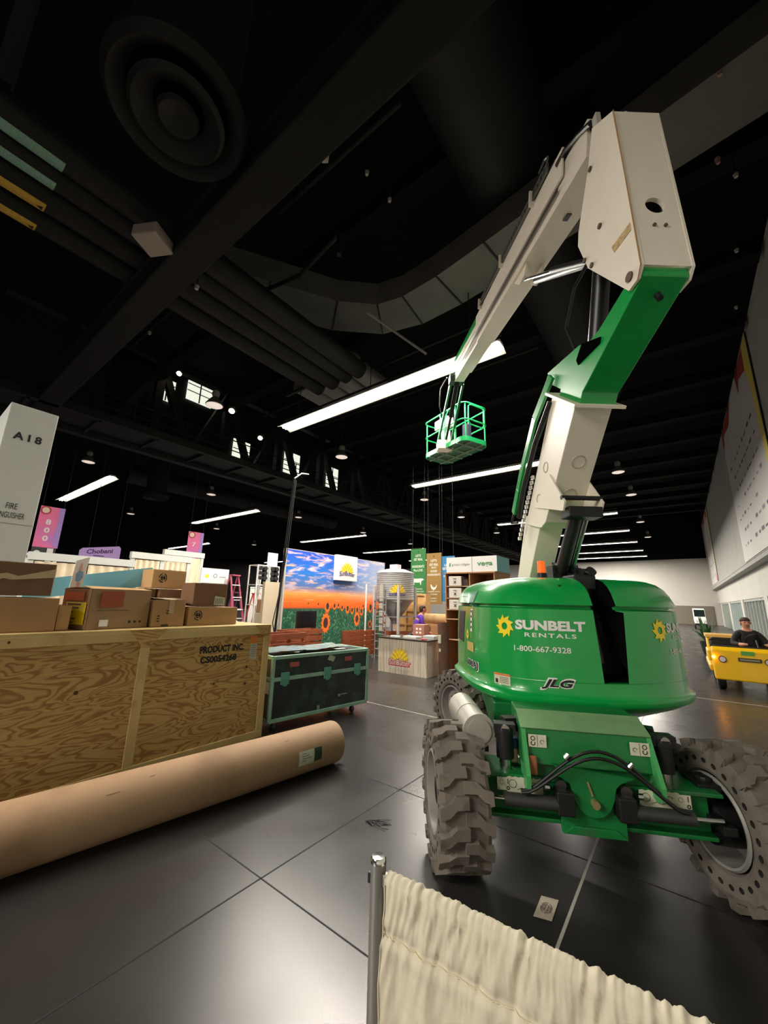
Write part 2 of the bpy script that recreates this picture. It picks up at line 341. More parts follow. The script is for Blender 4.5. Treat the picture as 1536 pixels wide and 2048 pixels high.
# big round duct along Y at right
tag(MB().cyl((-2.05, 3.4, 11.85), (-2.05, 19.3, 11.85), 1.02, n=32).build('round_duct', BLK2, smooth=True), 'very large round dark duct running above the raised boom', 'duct')
tag(MB().cyl((-30, 9.5, 10.2), (-30, 30, 10.2), .7, n=24).build('round_duct', BLK2, smooth=True), 'round duct over the booths behind the column panel', 'duct')
# curved rectangular duct
path = [(-9.2, 3.6), (-8.2, 5.2), (-7.2, 6.8), (-6.2, 7.7), (-5.2, 7.95), (-4.0, 7.9), (-2.6, 7.7), (.5, 7.2), (2.7, 6.85)]
m = MB(); L_, Rr = [], []
for i, pnt in enumerate(path):
    a = Vector(path[min(i + 1, len(path) - 1)]) - Vector(path[max(i - 1, 0)]); a.normalize(); nn = Vector((-a.y, a.x)); L_.append(Vector(pnt) + nn * .62); Rr.append(Vector(pnt) - nn * .62)
vs = []
for a, b in zip(L_, Rr): vs += [(a.x, a.y, 10), (b.x, b.y, 10), (b.x, b.y, 10.7), (a.x, a.y, 10.7)]
k4 = len(path); m.add(vs, [(i * 4 + j, i * 4 + (j + 1) % 4, (i + 1) * 4 + (j + 1) % 4, (i + 1) * 4 + j) for i in range(k4 - 1) for j in range(4)])
for i in range(0, k4): a, b = L_[i], Rr[i]; m.bar((a.x, a.y, 9.99), (b.x, b.y, 9.99), .04, .04, 1)
tag(m.build('rectangular_duct', [mat('duct_grey', (88, 84, 82), .6, noise=.15, nscale=1.5), BLK3]), 'wide grey rectangular duct that bends above the strip light', 'duct')
# corrugated unit
t_ = thing('ribbed_duct_panel', 'framed panel of four ribbed duct tubes above the nearest strip light', 'duct panel', (-9.7, 9.3, 9.9))
m = MB()
for i in range(4): m.cyl((-1.3 + i * .85, -.55, .2), (-1.3 + i * .85, 1.7, .2), .38, n=20)
m.build('tubes', mat('rib_grey', (105, 102, 100), .5), t_, smooth=True)
m = MB(); m.bar((-2, -.6, -.12), (2, -.6, -.12), .1); m.bar((-2, 1.75, -.12), (2, 1.75, -.12), .1); m.bar((2, -.6, -.12), (2, 1.75, -.12), .1); m.build('frame', BLK2, t_)
for x in (-1.9, 1.9): MB().cyl((x, -.6, -.1), (x, -.6, CH - 9.92), .015, n=6).build('hanger', BLK2, t_)
# white boxes on beam etc
tag(MB().box(-.24, .24, -.24, .24, -.12, .12).build('ceiling_speaker', mat('speaker_tan', (150, 138, 130), .7), loc=(-6.85, 1.92, 8.1), rot=(0, 0, .5), bevel=.03), 'small pale square box clamped under the dark beam', 'junction box')
tag(MB().box(-.05, .05, -.05, .05, -.07, .07).build('spotlight', mat('speaker_pale', (180, 170, 160), .7), loc=(-3.45, 2.86, 8.25), rot=(.3, .2, .5), bevel=.01), 'tiny pale device on the side of the big beam', 'device')
for (x, y, z, lb) in ((1.43, 6.47, 10, 'small pinkish device light high right of the white knuckle'), (1.49, 8.04, 10, 'small pale fitting high at right, lower of two')):
    tag(MB().cyl((0, 0, -.06), (0, 0, .06), .03, .045, n=10).build('ceiling_fitting', mat('fitting_' + str(y), (150, 110, 105), .6), loc=(x, y, z)), lb, 'fitting')
# big box beam along X + truss webs
t_ = thing('box_beam', 'massive dark box beam crossing the ceiling diagonally', 'beam', (-9, 2.5, 8.0))
MB().box(-8.8, 11.9, -.3, .3, 0, .42).build('web_box', mat('beam_black', (17, 17, 17), .7, noise=.15, nscale=2, spec=.25), t_, bevel=.04)
MB().box(-8.8, 11.9, -.36, .36, .42, .46).build('top_flange', BLK3, t_)
t_ = thing('roof_truss', 'dark roof truss behind the pipes at far left', 'truss', (0, -.3, 10))
m = MB(); m.bar((-24, 0, 3), (-2, 0, 3), .3)
m.build('top_chord', BLK3, t_); MB().bar((-24, 0, 0), (-8, 0, 0), .3).build('bottom_chord', BLK3, t_)
for i in range(6): MB().bar((-24 + i * 2.8, 0, 0 if i % 2 else 3), (-24 + (i + 1) * 2.8, 0, 3 if i % 2 else 0), .22).build('web', BLK3, t_)
# long truss with catwalk along Y
t_ = thing('catwalk_truss', 'long black steel truss with a catwalk along its foot', 'truss', (-17.2, 0, 8))
m = MB(); m.bar((-.9, 1, .15), (-.9, 61, .15), .35, .5); m.build('bottom_chord', BLK3, t_)
m = MB(); m.bar((1.1, 1, .15), (1.1, 61, .15), .25, .3); m.build('bottom_chord', BLK3, t_)
MB().box(-.9, 1.1, 1, 61, .12, .17).build('deck', BLK3, t_)
m = MB()
for i in range(30): MB().bar((-.9, 2 + i * 2, .05), (1.1, 2 + i * 2, .05), .1).build('cross_member', BLK2, t_)
MB().bar((-.9, 1, 4.6), (-.9, 61, 4.6), .4).build('top_chord', BLK3, t_)
for i in range(17):
    y = 3 + i * 3.4
    MB().bar((-.9, y, .2), (-.9, y, 4.5), .34).build('post', BLK3, t_)
    MB().bar((-.9, y, 4.4), (-.9, y + 1.7, .3), .3).build('diagonal', BLK3, t_); MB().bar((-.9, y + 3.4, 4.4), (-.9, y + 1.7, .3), .3).build('diagonal', BLK3, t_)
m = MB()
for zz in (.6, 1.1): m.bar((1.1, 1, zz), (1.1, 61, zz), .04)
for i in range(31): m.bar((1.1, 1 + i * 2, .1), (1.1, 1 + i * 2, 1.1), .04)
m.build('hand_rail', BLK2, t_)
# sprinkler pipe & lights on truss
tag(MB().tube([(-8.4, 4.6, 9.6), (-6.55, 4.95, 9.6), (-4.9, 4.6, 9.4), (-4.75, 4.5, 8.7)], .05, 8).build('sprinkler_pipe', BLK2, smooth=True), 'thin black sprinkler pipe with a bent end above the duct', 'pipe')
tag(MB().bar((-6.0, 6.9, 9.6), (-4.75, 7.95, 8.4), .045).build('brace_rod', mat('brace_pale', (150, 145, 142), .5)), 'pale slanting brace rod above the nearest strip light', 'rod')
SPR = mat('sprinkler_pale', (170, 165, 158), .5)
for (x, y, z, lb) in ((-4.42, 4.87, 11, 'small pale sprinkler head on a drop pipe, above the bent pipe'), (-4.36, 5.63, 11, 'small pale sprinkler head right of the bent pipe'), (-7.38, 2.98, 8.2, 'tiny pale fitting beside the box beam near the pipes'), (2.0, 9.6, 11, 'tiny ceiling fitting near the right wall, nearest'), (2.2, 12.0, 11, 'tiny ceiling fitting near the right wall, second'), (2.4, 14.6, 11, 'tiny ceiling fitting near the right wall, third'), (-11.6, 3.6, 9.4, 'tiny pale fitting at the left end of the beam')):
    t_ = thing('sprinkler', lb, 'sprinkler', (x, y, z), 0, 'ceiling sprinklers and fittings'); MB().cyl((0, 0, -.06), (0, 0, .02), .035, .05, n=10).build('head', SPR, t_); MB().cyl((0, 0, .02), (0, 0, CH - z), .014, n=6).build('drop_pipe', BLK2, t_)
for i, (y, z) in enumerate(((4.4, 11.2), (10.6, 10.9), (13.5, 11.3))):
    tag(MB().cyl((-16, y, z), (-3.2, y, z), .05, n=8).build('conduit', BLK2, smooth=True), ['thin black conduit above the pipes near the beam', 'thin black conduit crossing over the lift basket', 'thin black conduit far over the silo'][i], 'pipe')
FL = mat('flood_lens', (255, 240, 200), .4, emit=(255, 235, 180), es=6)
for (x, y, z, lb) in ((-17.4, 6.9, 12.0, 'small lit floodlight high on the truss, upper'), (-13.3, 7.4, 9.1, 'small lit floodlight left of the nearest strip light'), (-15.6, 10.3, 9.6, 'small lit lamp under the left end of the nearest strip light')):
    t_ = thing('floodlight', lb, 'floodlight', (x, y, z), .6, 'small floodlights on the truss'); MB().box(-.16, .16, -.1, .1, -.1, .1).build('body', BLK2, t_, bevel=.02); MB().cyl((.0, -.06, -.1), (.0, -.08, -.13), .11, n=14).build('lens', FL, t_); MB().bar((0, 0, .1), (0, 0, CH - z - .01), .03).build('bracket', BLK2, t_)

# ------------------------------------------------------------------ wall banners
def wall_banner(label, y0, y1, z0, z1, big):
    t_ = thing('wall_banner', label, 'banner', (WX - .03, y0, z0)); w = y1 - y0; h = z1 - z0
    MB().box(0, .02, 0, w, 0, h).build('print', mat('banner_white', (205, 203, 200), .7, noise=.04, nscale=.6), t_)
    m = MB(); m.box(-.012, 0, -.12, 0, 0, h); m.build('edge', INK, t_)
    m = MB(); f = lambda a, b: Vector((-.006, a, b)); rnd = random.Random(3 if big else 5)
    # yellow/red swoosh at near edge and top
    m.add([f(0.1, h), f(.1, 1.2), f(.45, 1.2), f(.75, h - 1.6), f(1.2, h - .9), f(1.0, h)], [(0, 1, 2, 3, 4, 5)], 0)
    m.add([f(1.0, h), f(1.2, h - .9), f(2.8, h - .5), f(3.3, h - .9), f(3.6, h)], [(0, 1, 2, 3, 4)], 1)
    m.add([f(w * .55, h), f(w * .7, h - .7), f(w * .9, h - .4), f(w, h - 1.2), f(w, h)], [(0, 1, 2, 3, 4)], 1)
    m.add([f(.3, .1), f(1.9, .1), f(1.2, .9), f(.9, .5), f(.5, 1.1)], [(0, 1, 2, 3, 4)], 2)
    m.build('artwork', [mat('ban_yellow', (225, 205, 90), .7), mat('ban_red', (160, 50, 45), .7), mat('ban_salmon', (225, 130, 120), .7)], t_)
    m = MB()
    for i in range(9 if big else 6):
        for j in range(7 if big else 4):
            a = 1.6 + i * (w - 2.4) / (9 if big else 6); b = .7 + j * (h - 2.6) / (7 if big else 4); ww = rnd.uniform(.25, .7); hh = rnd.uniform(.07, .16)
            if rnd.random() < .85: m.add([(-.006, a, b), (-.006, a + ww, b), (-.006, a + ww, b + hh), (-.006, a, b + hh)], [(0, 1, 2, 3)], rnd.choice((0, 0, 1)))
    m.build('logo_grid', [mat('ban_ink', (80, 76, 80), .7), mat('ban_grey', (140, 135, 140), .7)], t_)
wall_banner('large white sponsor banner on the right wall, nearest', 17.7, 28.6, 4.35, 11.8, True)
wall_banner('narrow white banner farther along the right wall', 49, 58, 4.5, 11.8, False)

# ================================================================== BOOM LIFT
TX, TY, TH = -1.22, 4.70, math.radians(38)
lift = thing('boom_lift', 'green and white articulating boom lift with raised boom and basket', 'boom lift', (TX, TY, 0), TH)
def w2t(x, y): dx, dy = x - TX, y - TY; return (dx * math.cos(TH) + dy * math.sin(TH), -dx * math.sin(TH) + dy * math.cos(TH))
AXA = math.radians(27)
av = Vector((math.cos(AXA), math.sin(AXA))); nv = Vector((-av.y, av.x))
PC = Vector((-1.55, 2.98)) + av * (.99 - .08)
def chw(u, v): q = PC + av * u + nv * v; return w2t(q.x, q.y)
CHR = AXA - TH
# everything of the chassis is built in chassis coordinates and placed with loc / rot
CL = (*chw(0, 0), 0); CR = (0, 0, CHR)

# ---- wheels
def lug_shape(m, N_=17):
    def P(x, a, r): return (x, r * math.cos(a), r * math.sin(a))
    for i in range(N_):
        for sd in (-1, 1):
            a0 = 2 * PI * i / N_ + (PI / N_ if sd > 0 else 0); w = .175
            st = [(-.012 * 1, -.055), (.07, -.05), (.115, .04), (.176, .075)]
            for (xa, da), (xb, db) in zip(st, st[1:]):
                vs = []
                for (x, d) in ((xa, da), (xb, db)):
                    x *= sd
                    vs += [P(x, a0 + d - w / 2 * 1.12, .425), P(x, a0 + d + w / 2 * 1.12, .425), P(x, a0 + d + w / 2 * .86, .472), P(x, a0 + d - w / 2 * .86, .472)]
                m.add(vs, [(0, 1, 2, 3), (7, 6, 5, 4), (0, 4, 5, 1), (1, 5, 6, 2), (2, 6, 7, 3), (3, 7, 4, 0)])
            x0, x1 = .15 * sd, .186 * sd; d = .08
            vs = [P(x0, a0 + d - w / 2, .472), P(x0, a0 + d + w / 2, .472), P(x0, a0 + d + w / 2 * .7, .40), P(x0, a0 + d - w / 2 * .7, .40), P(.178 * sd, a0 + d - w / 2 * .86, .47), P(.178 * sd, a0 + d + w / 2 * .86, .47), P(x1, a0 + d + w / 2 * .6, .405), P(x1, a0 + d - w / 2 * .6, .405)]
            m.add(vs, [(0, 1, 2, 3), (7, 6, 5, 4), (0, 4, 5, 1), (1, 5, 6, 2), (2, 6, 7, 3), (3, 7, 4, 0)])
def make_tire_mesh():
    m = MB(); f = lambda h, a, b: (h, a, b)
    m.lathe([(-.172, .392), (-.165, .42), (-.14, .434), (0, .438), (.14, .434), (.165, .42), (.172, .392)], f, 64)
    for sd in (-1, 1): m.lathe([(.172 * sd, .312), (.16 * sd, .29), (.12 * sd, .272)], f, 64)
    m.lathe([(-.12, .272), (.12, .272)], f, 48)
    NH = 26; K = 8
    for sd in (-1, 1):
        X = .172 * sd
        for i in range(NH):
            a0, a1 = 2 * PI * i / NH, 2 * PI * (i + 1) / NH; ac = (a0 + a1) / 2; rc = .352
            ring = []; outer = []
            for k_ in range(K):
                t_ = 2 * PI * k_ / K + PI / 8
                ring.append((rc + .017 * math.cos(t_), ac + .022 / rc * math.sin(t_)))
            # outer square with 8 points
            for t_ in [2 * PI * k_ / K + PI / 8 for k_ in range(K)]:
                cx_, sy_ = math.cos(t_), math.sin(t_); q = max(abs(cx_), abs(sy_)); cx_, sy_ = cx_ / q, sy_ / q
                outer.append((rc + (.04 * cx_), ac + (a1 - a0) / 2 * sy_))
            # snap the outer ring to the corners for a closed wall
            vs = [(X, r * math.cos(a), r * math.sin(a)) for r, a in outer] + [(X, r * math.cos(a), r * math.sin(a)) for r, a in ring] + [(X - .035 * sd, r * math.cos(a), r * math.sin(a)) for r, a in ring]
            m.add(vs, [(k_, (k_ + 1) % K, K + (k_ + 1) % K, K + k_) for k_ in range(K)])
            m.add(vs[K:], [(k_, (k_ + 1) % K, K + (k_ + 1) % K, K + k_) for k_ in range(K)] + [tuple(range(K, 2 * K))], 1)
            # corner triangles
            for sr in (-1, 1):
                pts = [(rc + .04 * sr, ac + (a1 - a0) / 2 * s_) for s_ in (-1, 1)]
                near = [o_ for o_ in outer if abs(o_[0] - (rc + .04 * sr)) < 1e-6]
                near.sort(key=lambda o_: o_[1])
            # fill corners
            for sr in (-1, 1):
                for sa in (-1, 1):
                    c_ = (rc + .04 * sr, ac + (a1 - a0) / 2 * sa)
                    o1 = [o_ for o_ in outer if abs(o_[0] - c_[0]) < 1e-6]; o2 = [o_ for o_ in outer if abs(o_[1] - c_[1]) < 1e-6]
                    if o1 and o2:
                        q1 = min(o1, key=lambda o_: abs(o_[1] - c_[1])); q2 = min(o2, key=lambda o_: abs(o_[0] - c_[0]))
                        m.add([(X, r * math.cos(a), r * math.sin(a)) for r, a in (c_, q1, q2)], [(0, 1, 2)])
    return m
def make_wheel(name, loc, rz, outer_sign, inner_drum):
    tm = make_tire_mesh(); lug_shape(tm)
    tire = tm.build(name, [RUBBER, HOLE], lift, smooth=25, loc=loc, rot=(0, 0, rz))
    f = lambda h, a, b: (h * outer_sign, a, b)
    m = MB(); m.lathe([(.15, .272), (.165, .262), (.16, .248), (.1, .24), (.06, .235), (.05, .18), (.06, .12), (.06, .0)], f, 48)
    m.lathe([(-.15, .272), (-.165, .262), (-.16, .248), (-.08, .235), (.03, .228), (.04, .18), (.04, .0)], f, 48)
    m.build('rim', RIMG, tire, smooth=True)
    m = MB(); m.lathe([(.06, .13), (.1, .12), (.13, .085), (.14, .0)], f, 20)
    for k_ in range(9): a = 2 * PI * k_ / 9; m.cyl(f(.05, .155 * math.cos(a), .155 * math.sin(a)), f(.085, .155 * math.cos(a), .155 * math.sin(a)), .013, n=6)
    m.build('hub', BLACK, tire, smooth=True)
    if inner_drum: m = MB(); m.lathe([(.04, .155), (-.1, .15), (-.2, .14), (-.22, .1), (-.22, .0)], f, 28); m.build('drum', BLACK, tire, smooth=True)
    return tire
def chpos(u, v, z): q = chw(u, v); return (q[0], q[1], z)
make_wheel('wheel', chpos(-.91, 0, .472), math.radians(39) - TH, -1, True)
make_wheel('wheel', chpos(.98, .02, .472), math.radians(36) - TH, 1, True)
make_wheel('wheel', chpos(-.80, 2.52, .472), math.radians(62) - TH, -1, True)
make_wheel('wheel', chpos(.98, 2.52, .472), math.radians(40) - TH, 1, True)

# ---- chassis body & front axle (chassis coordinates: u right, v back)
def ch(name, mb, m, **k): return mb.build(name, m, lift, loc=CL, rot=CR, **k)
m = MB()
m.box(-.36, .42, -.18, 2.9, .62, .98)
m.box(-.55, .55, .5, 2.2, .7, 1.0)
ch('chassis_frame', m, GREEND, bevel=.015)
# nose box: sloping front plate and pale top
m = MB()
prof = [(-.20, 1.0), (-.03, 1.07), (.25, 1.07), (.25, .72), (-.24, .78)]
m.prism(prof, lambda v, z, u: (u, v, z), -.43, .41)
ch('nose_box', m, GREEND, bevel=.008)
m = MB(); m.add([(-.43, -.215, 1.0), (.41, -.215, 1.0), (.41, -.03, 1.078), (-.43, -.03, 1.078)], [(0, 1, 2, 3)]); ch('nose_top_plate', m, mat('pale_green_top', (120, 160, 112), .45, noise=.1), solid=.006)  # plate coloured paler than the rest of the nose box
# side webs
for s_, u0 in ((-1, -.425), (1, .385)):
    m = MB(); m.prism([(-.2, 1.0), (-.24, .92), (-.34, .74), (-.33, .66), (-.26, .63), (-.1, .66), (-.1, 1.0)], lambda v, z, u: (u, v, z), u0, u0 + .028); ch('side_web', m, mat('web_green', (70, 160, 90), .4))
# axle beam
m = MB(); m.box(-.74, .74, -.13, .12, .44, .68); m.box(-.8, .8, -.2, .14, .665, .69); m.box(-.74, .74, -.2, .1, .42, .445)
ch('axle_beam', m, GREEND, bevel=.006)
# pivot plate
m = MB(); pl_ = []
for a, b in [(-.24, .80), (.26, .76), (.17, .72), (.14, .69), (.125, .62), (.095, .555), (.05, .52), (0, .51), (-.05, .52), (-.095, .555), (-.125, .62), (-.14, .69), (-.17, .72)]: pl_.append((a, b))
m.prism(pl_, lambda u, z, v: (u, v, z), -.275, -.245); ch('pivot_plate', m, mat('pivot_green', (12, 112, 52), .45))
m = MB(); m.box(-.2, .2, -.232, -.2, .39, .62); m.prism([(-.13, .44), (.13, .44), (.2, .39), (-.2, .39)], lambda u, z, v: (u, v, z), -.25, -.2); ch('axle_face_plate', m, GREEND, bevel=.004)
m = MB(); m.cyl((0, -.245, .60), (0, -.32, .60), .024, n=16); m.bar((-.01, -.285, .64), (-.035, -.285, .72), .012); ch('pivot_pin', m, mat('brass_pin', (190, 170, 120), .35, .7))
# oscillation cylinders
for u_, z0 in ((-.53, .69), (.52, .69)):
    m = MB(); m.cyl((u_, -.09, z0), (u_, -.09, z0 + .08), .042, n=20); ch('cylinder_rod', m, STEEL)
    m = MB(); m.cyl((u_, -.09, z0 + .07), (u_, -.09, z0 + .235), .062, n=24); m.cyl((u_, -.09, z0 + .235), (u_, -.09, z0 + .275), .074, n=24); m.box(u_ - .075, u_ + .075, -.14, -.04, z0 + .235, z0 + .3); ch('lockout_cylinder', m, BLACK, smooth=True)
    m = MB(); m.cyl((u_, -.13, z0 + .27), (u_, -.158, z0 + .27), .03, n=16); ch('cylinder_fitting', m, STEEL, smooth=True)
    m = MB(); m.bar((u_, .0, z0 + .27), (u_ * .75, .05, z0 + .27), .09); ch('cylinder_bracket', m, BLACK)
# steering cylinders
for s_ in (-1, 1):
    m = MB(); m.cyl((s_ * .22, -.29, .575), (s_ * .57, -.29, .575), .04, n=18); ch('steering_cylinder', m, mat('cyl_dark', (62, 62, 60), .5, .3), smooth=True)
    m = MB(); m.cyl((s_ * .56, -.29, .575), (s_ * .74, -.27, .57), .014, n=10); ch('steering_rod', m, STEEL)
    m = MB(); m.box(s_ * .13, s_ * .24, -.33, -.22, .52, .66); ch('cylinder_clevis', m, BLACK, bevel=.01)
    m = MB(); m.cyl((s_ * .2, -.28, .68), (s_ * .2, -.24, .685), .035, n=12); m.cyl((s_ * .27, -.26, .655), (s_ * .3, -.26, .655), .02, n=8); ch('hose_fitting', m, STEEL)
    # knuckle at the wheel
    m = MB(); m.box(s_ * .7, s_ * .84, -.12, .1, .4, .44); m.box(s_ * .7, s_ * .84, -.12, .1, .67, .71); m.cyl((s_ * .8, 0, .38), (s_ * .8, 0, .73), .06, n=14); m.box(s_ * .72, s_ * .8, -.3, 0, .5, .55); ch('steering_knuckle', m, BLACK, bevel=.006)
# hoses
for off in (0, .03):
    pts = []
    for i in range(21):
        t_ = i / 20; u_ = -.46 + t_ * .98; pts.append((u_, -.3 - .05 * math.sin(PI * t_) - off, .635 + (.30 - off) * math.sin(PI * min(1, max(0, (t_ - .02) / .96))) ** 1.35 - (.02 * t_)))
    m = MB(); m.tube(pts, .0105, 8); ch('hose', m, BLACK, smooth=True)
m = MB()
for u_, z_ in ((-.17, .885), (.21, .865)): ch('hose_clamp', MB().cyl((u_ - .012, -.36, z_ - .012), (u_ + .012, -.36, z_ + .012), .017, n=10), STEEL)
# stickers with symbols
def sticker(name, u0, u1, z0, z1, v, sym):
    m = MB(); m.add([(u0, v, z0), (u1, v, z0), (u1, v, z1), (u0, v, z1)], [(0, 1, 2, 3)], 0); w = u1 - u0; h = z1 - z0
    for (a, b, c, d) in sym: m.add([(u0 + a * w, v - .001, z0 + b * h), (u0 + c * w, v - .001, z0 + b * h), (u0 + c * w, v - .001, z0 + d * h), (u0 + a * w, v - .001, z0 + d * h)], [(0, 1, 2, 3)], 1)
    return m
def arc(m, cx, cz, r, v, a0, a1, w=.004, mi=1, n=14):
    for i in range(n):
        t0 = a0 + (a1 - a0) * i / n; t1 = a0 + (a1 - a0) * (i + 1) / n
        m.add([(cx + (r - w) * math.cos(t0), v, cz + (r - w) * math.sin(t0)), (cx + (r + w) * math.cos(t0), v, cz + (r + w) * math.sin(t0)), (cx + (r + w) * math.cos(t1), v, cz + (r + w) * math.sin(t1)), (cx + (r - w) * math.cos(t1), v, cz + (r - w) * math.sin(t1))], [(0, 1, 2, 3)], mi)
for u0, fl in ((-.385, 1), (.265, 0)):
    m = sticker('x', u0, u0 + .12, .885, .965, -.232, [(.49, .05, .51, .95)]); c = u0 + (.03 if fl else .09)
    arc(m, c, .94, .013, -.234, 0, 2 * PI, .0025); arc(m, c, .91, .013, -.234, PI * .7, PI * 2.2, .003); c2 = u0 + (.09 if fl else .03); arc(m, c2, .92, .012, -.234, 0, 5, .0015)
    ch('hook_sticker', m, [STICK, INK])
for s_ in (-1, 1):
    c = .42 * s_
    m = MB(); n_ = 12; z1 = .675; vs = [(c - .12, -.205, .575), (c + .12, -.205, .575)]
    for i in range(n_ + 1): vs.append((c + .12 - .24 * i / n_, -.205, z1 + (.006 if i % 2 else 0)))
    m.add(vs, [tuple(range(len(vs)))], 0)
    arc(m, c - .08, .635, .025, -.207, 0, 2 * PI, .0015); arc(m, c + .06, .63, .022, -.207, .5, 5.5, .0018)
    for i in range(4): m.add([(c - .05 + i * .03, -.207, .60 + .012 * (i % 2)), (c - .02 + i * .03, -.207, .60 + .012 * ((i + 1) % 2)), (c - .02 + i * .03, -.207, .603 + .012 * ((i + 1) % 2)), (c - .05 + i * .03, -.207, .603 + .012 * (i % 2))], [(0, 1, 2, 3)], 1)
    ch('warning_sticker', m, [STICK, INK])
    m = sticker('x', *( (c + .14 * s_ - .045, c + .14 * s_ + .045)), .59, .67, -.206, [(.78, .5, .84, .9)]); arc(m, c + .14 * s_ + .028, .605, .009, -.208, 0, 2 * PI, .003); arc(m, c + .14 * s_ - .015, .64, .014, -.208, 0, 6, .001)
    ch('caution_sticker', m, [STICK, INK])
# crushed drink box tucked behind the left web
m = MB(); m.box(-.50, -.43, -.02, .04, .70, .8, 1); m.box(-.5, -.43, -.021, .04, .80, .86, 2); m.box(-.40, -.34, -.27, -.25, .72, .84, 0)
ch('stowed_packet', m, [mat('packet_brown', (150, 95, 60), .6), mat('packet_pale', (225, 190, 160), .6), mat('packet_blue', (60, 80, 170), .5)], bevel=.01)

# ---- turntable, hoods
CP = [(-.84, 1.15), (-.93, .7), (-.96, .3), (-.97, -.1), (-.95, -.4), (-.87, -.68), (-.72, -.88), (-.48, -1.0), (-.2, -1.06), (.1, -1.07), (.4, -1.03), (.72, -.91), (.99, -.70), (1.15, -.42), (1.21, 0), (1.2, .4), (1.1, .9), (.98, 1.15)]
PROF = [(.84, .42), (.97, .12), (1.035, .005), (1.05, -.005), (1.085, -.005), (1.10, .02), (1.125, .04), (1.22, .04), (1.5, .045), (1.815, .055), (1.828, .095), (1.845, .10), (1.856, .045), (1.96, .09), (2.02, .13), (2.07, .19), (2.10, .27), (2.115, .38), (2.125, .55)]
def cat(p0, p1, p2, p3, t): return tuple(.5 * ((2 * b) + (-a + c) * t + (2 * a - 5 * b + 4 * c - d) * t * t + (-a + 3 * b - 3 * c + d) * t ** 3) for a, b, c, d in zip(p0, p1, p2, p3))
PTS = []
for i in range(1, len(CP) - 2):
    for k_ in range(8): PTS.append(cat(CP[i - 1], CP[i], CP[i + 1], CP[i + 2], k_ / 8))
PTS.append(CP[-2]); CUM = [0]
for a, b in zip(PTS, PTS[1:]): CUM.append(CUM[-1] + math.dist(a, b))
def con(s):
    s = max(0, min(CUM[-1] - 1e-6, s))
    for i in range(len(PTS) - 1):
        if CUM[i + 1] >= s: break
    t = (s - CUM[i]) / (CUM[i + 1] - CUM[i]); a, b = PTS[i], PTS[i + 1]; p_ = (a[0] + (b[0] - a[0]) * t, a[1] + (b[1] - a[1]) * t)
    def nr(j): q0 = PTS[max(0, j - 1)]; q1 = PTS[min(len(PTS) - 1, j + 1)]; d = math.dist(q0, q1); return ((q1[1] - q0[1]) / d, -(q1[0] - q0[0]) / d)
    n0 = nr(i); n1 = nr(i + 1); n_ = (n0[0] + (n1[0] - n0[0]) * t, n0[1] + (n1[1] - n0[1]) * t); l = math.hypot(*n_); return p_, (n_[0] / l, n_[1] / l)
def inset(z):
    for (z0, a), (z1, b) in zip(PROF, PROF[1:]):
        if z <= z1: return a + (b - a) * (z - z0) / (z1 - z0)
    return PROF[-1][1]
def hs(s, z, off=0): p_, n_ = con(s); k_ = inset(z) - off; return (p_[0] - n_[0] * k_, p_[1] - n_[1] * k_, z)
SMAX = CUM[-1]
# base tray, full contour, z .84 .. 1.22
zs = [z for z, _ in PROF if z <= 1.22]
n_ = 90; m = MB(); vs = [hs(SMAX * i / n_, z) for z in zs for i in range(n_ + 1)]
m.add(vs, [(j * (n_ + 1) + i, j * (n_ + 1) + i + 1, (j + 1) * (n_ + 1) + i + 1, (j + 1) * (n_ + 1) + i) for j in range(len(zs) - 1) for i in range(n_)])
top = [hs(SMAX * i / n_, 1.22) for i in range(n_ + 1)]; bot = [hs(SMAX * i / n_, .84) for i in range(n_ + 1)]
m.add(top, [tuple(range(n_ + 1))]); m.add(bot, [tuple(range(n_, -1, -1))])
m.add([bot[0], top[0], top[-1], bot[-1]], [(0, 1, 2, 3)])
m.build('turntable_base', GREEN, lift, smooth=40)
MB().cyl((0.15, .1, .6), (0.15, .1, .9), .5, n=40).build('slewing_ring', BLACK, lift, smooth=True)
def hood(name, sA, sB, inner):
    """sA, sB : functions z -> s"""
    zz = [1.222] + [1.3, 1.4, 1.6, 1.79, 1.80, 1.812] + [z for z, _ in PROF if z > 1.22]; zz = sorted(set(zz)); n_ = 48; m = MB(); rows = []
    for z in zz:
        a, b = sA(z), sB(z); rows += [hs(a + (b - a) * i / n_, z) for i in range(n_ + 1)]
    nz = len(zz); m.add(rows, [(j * (n_ + 1) + i, j * (n_ + 1) + i + 1, (j + 1) * (n_ + 1) + i + 1, (j + 1) * (n_ + 1) + i) for j in range(nz - 1) for i in range(n_)])
    last = rows[-(n_ + 1):]; m.add(last + [(inner[0][0], inner[0][1], 2.13), (inner[1][0], inner[1][1], 2.13)], [tuple(range(n_ + 3))])
    for idx, (iu, iv) in ((0, inner[1]), (n_, inner[0])):
        col_ = [rows[j * (n_ + 1) + idx] for j in range(nz)]
        m.add(col_ + [(iu, iv, 2.13), (iu, iv, 1.222)], [tuple(range(nz + 2))], 1)  # end walls coloured black to paint the shade inside the slot
    return m.build(name, [GREEN, mat('slot_shade_black', (10, 10, 10), 1., spec=.1)], lift, smooth=40)
lh = hood('engine_hood', lambda z: .0, lambda z: 2.385 - (z - 1.22) * .055 - max(0, z - 2.0) * .35, [(-.12, -.35), (-.35, 1.0)])
rh = hood('tank_hood', lambda z: (2.60 + (z - 1.22) * .06 if z <= 1.80 else 2.56) , lambda z: SMAX, [(.9, 1.0), (.78, -.25)])
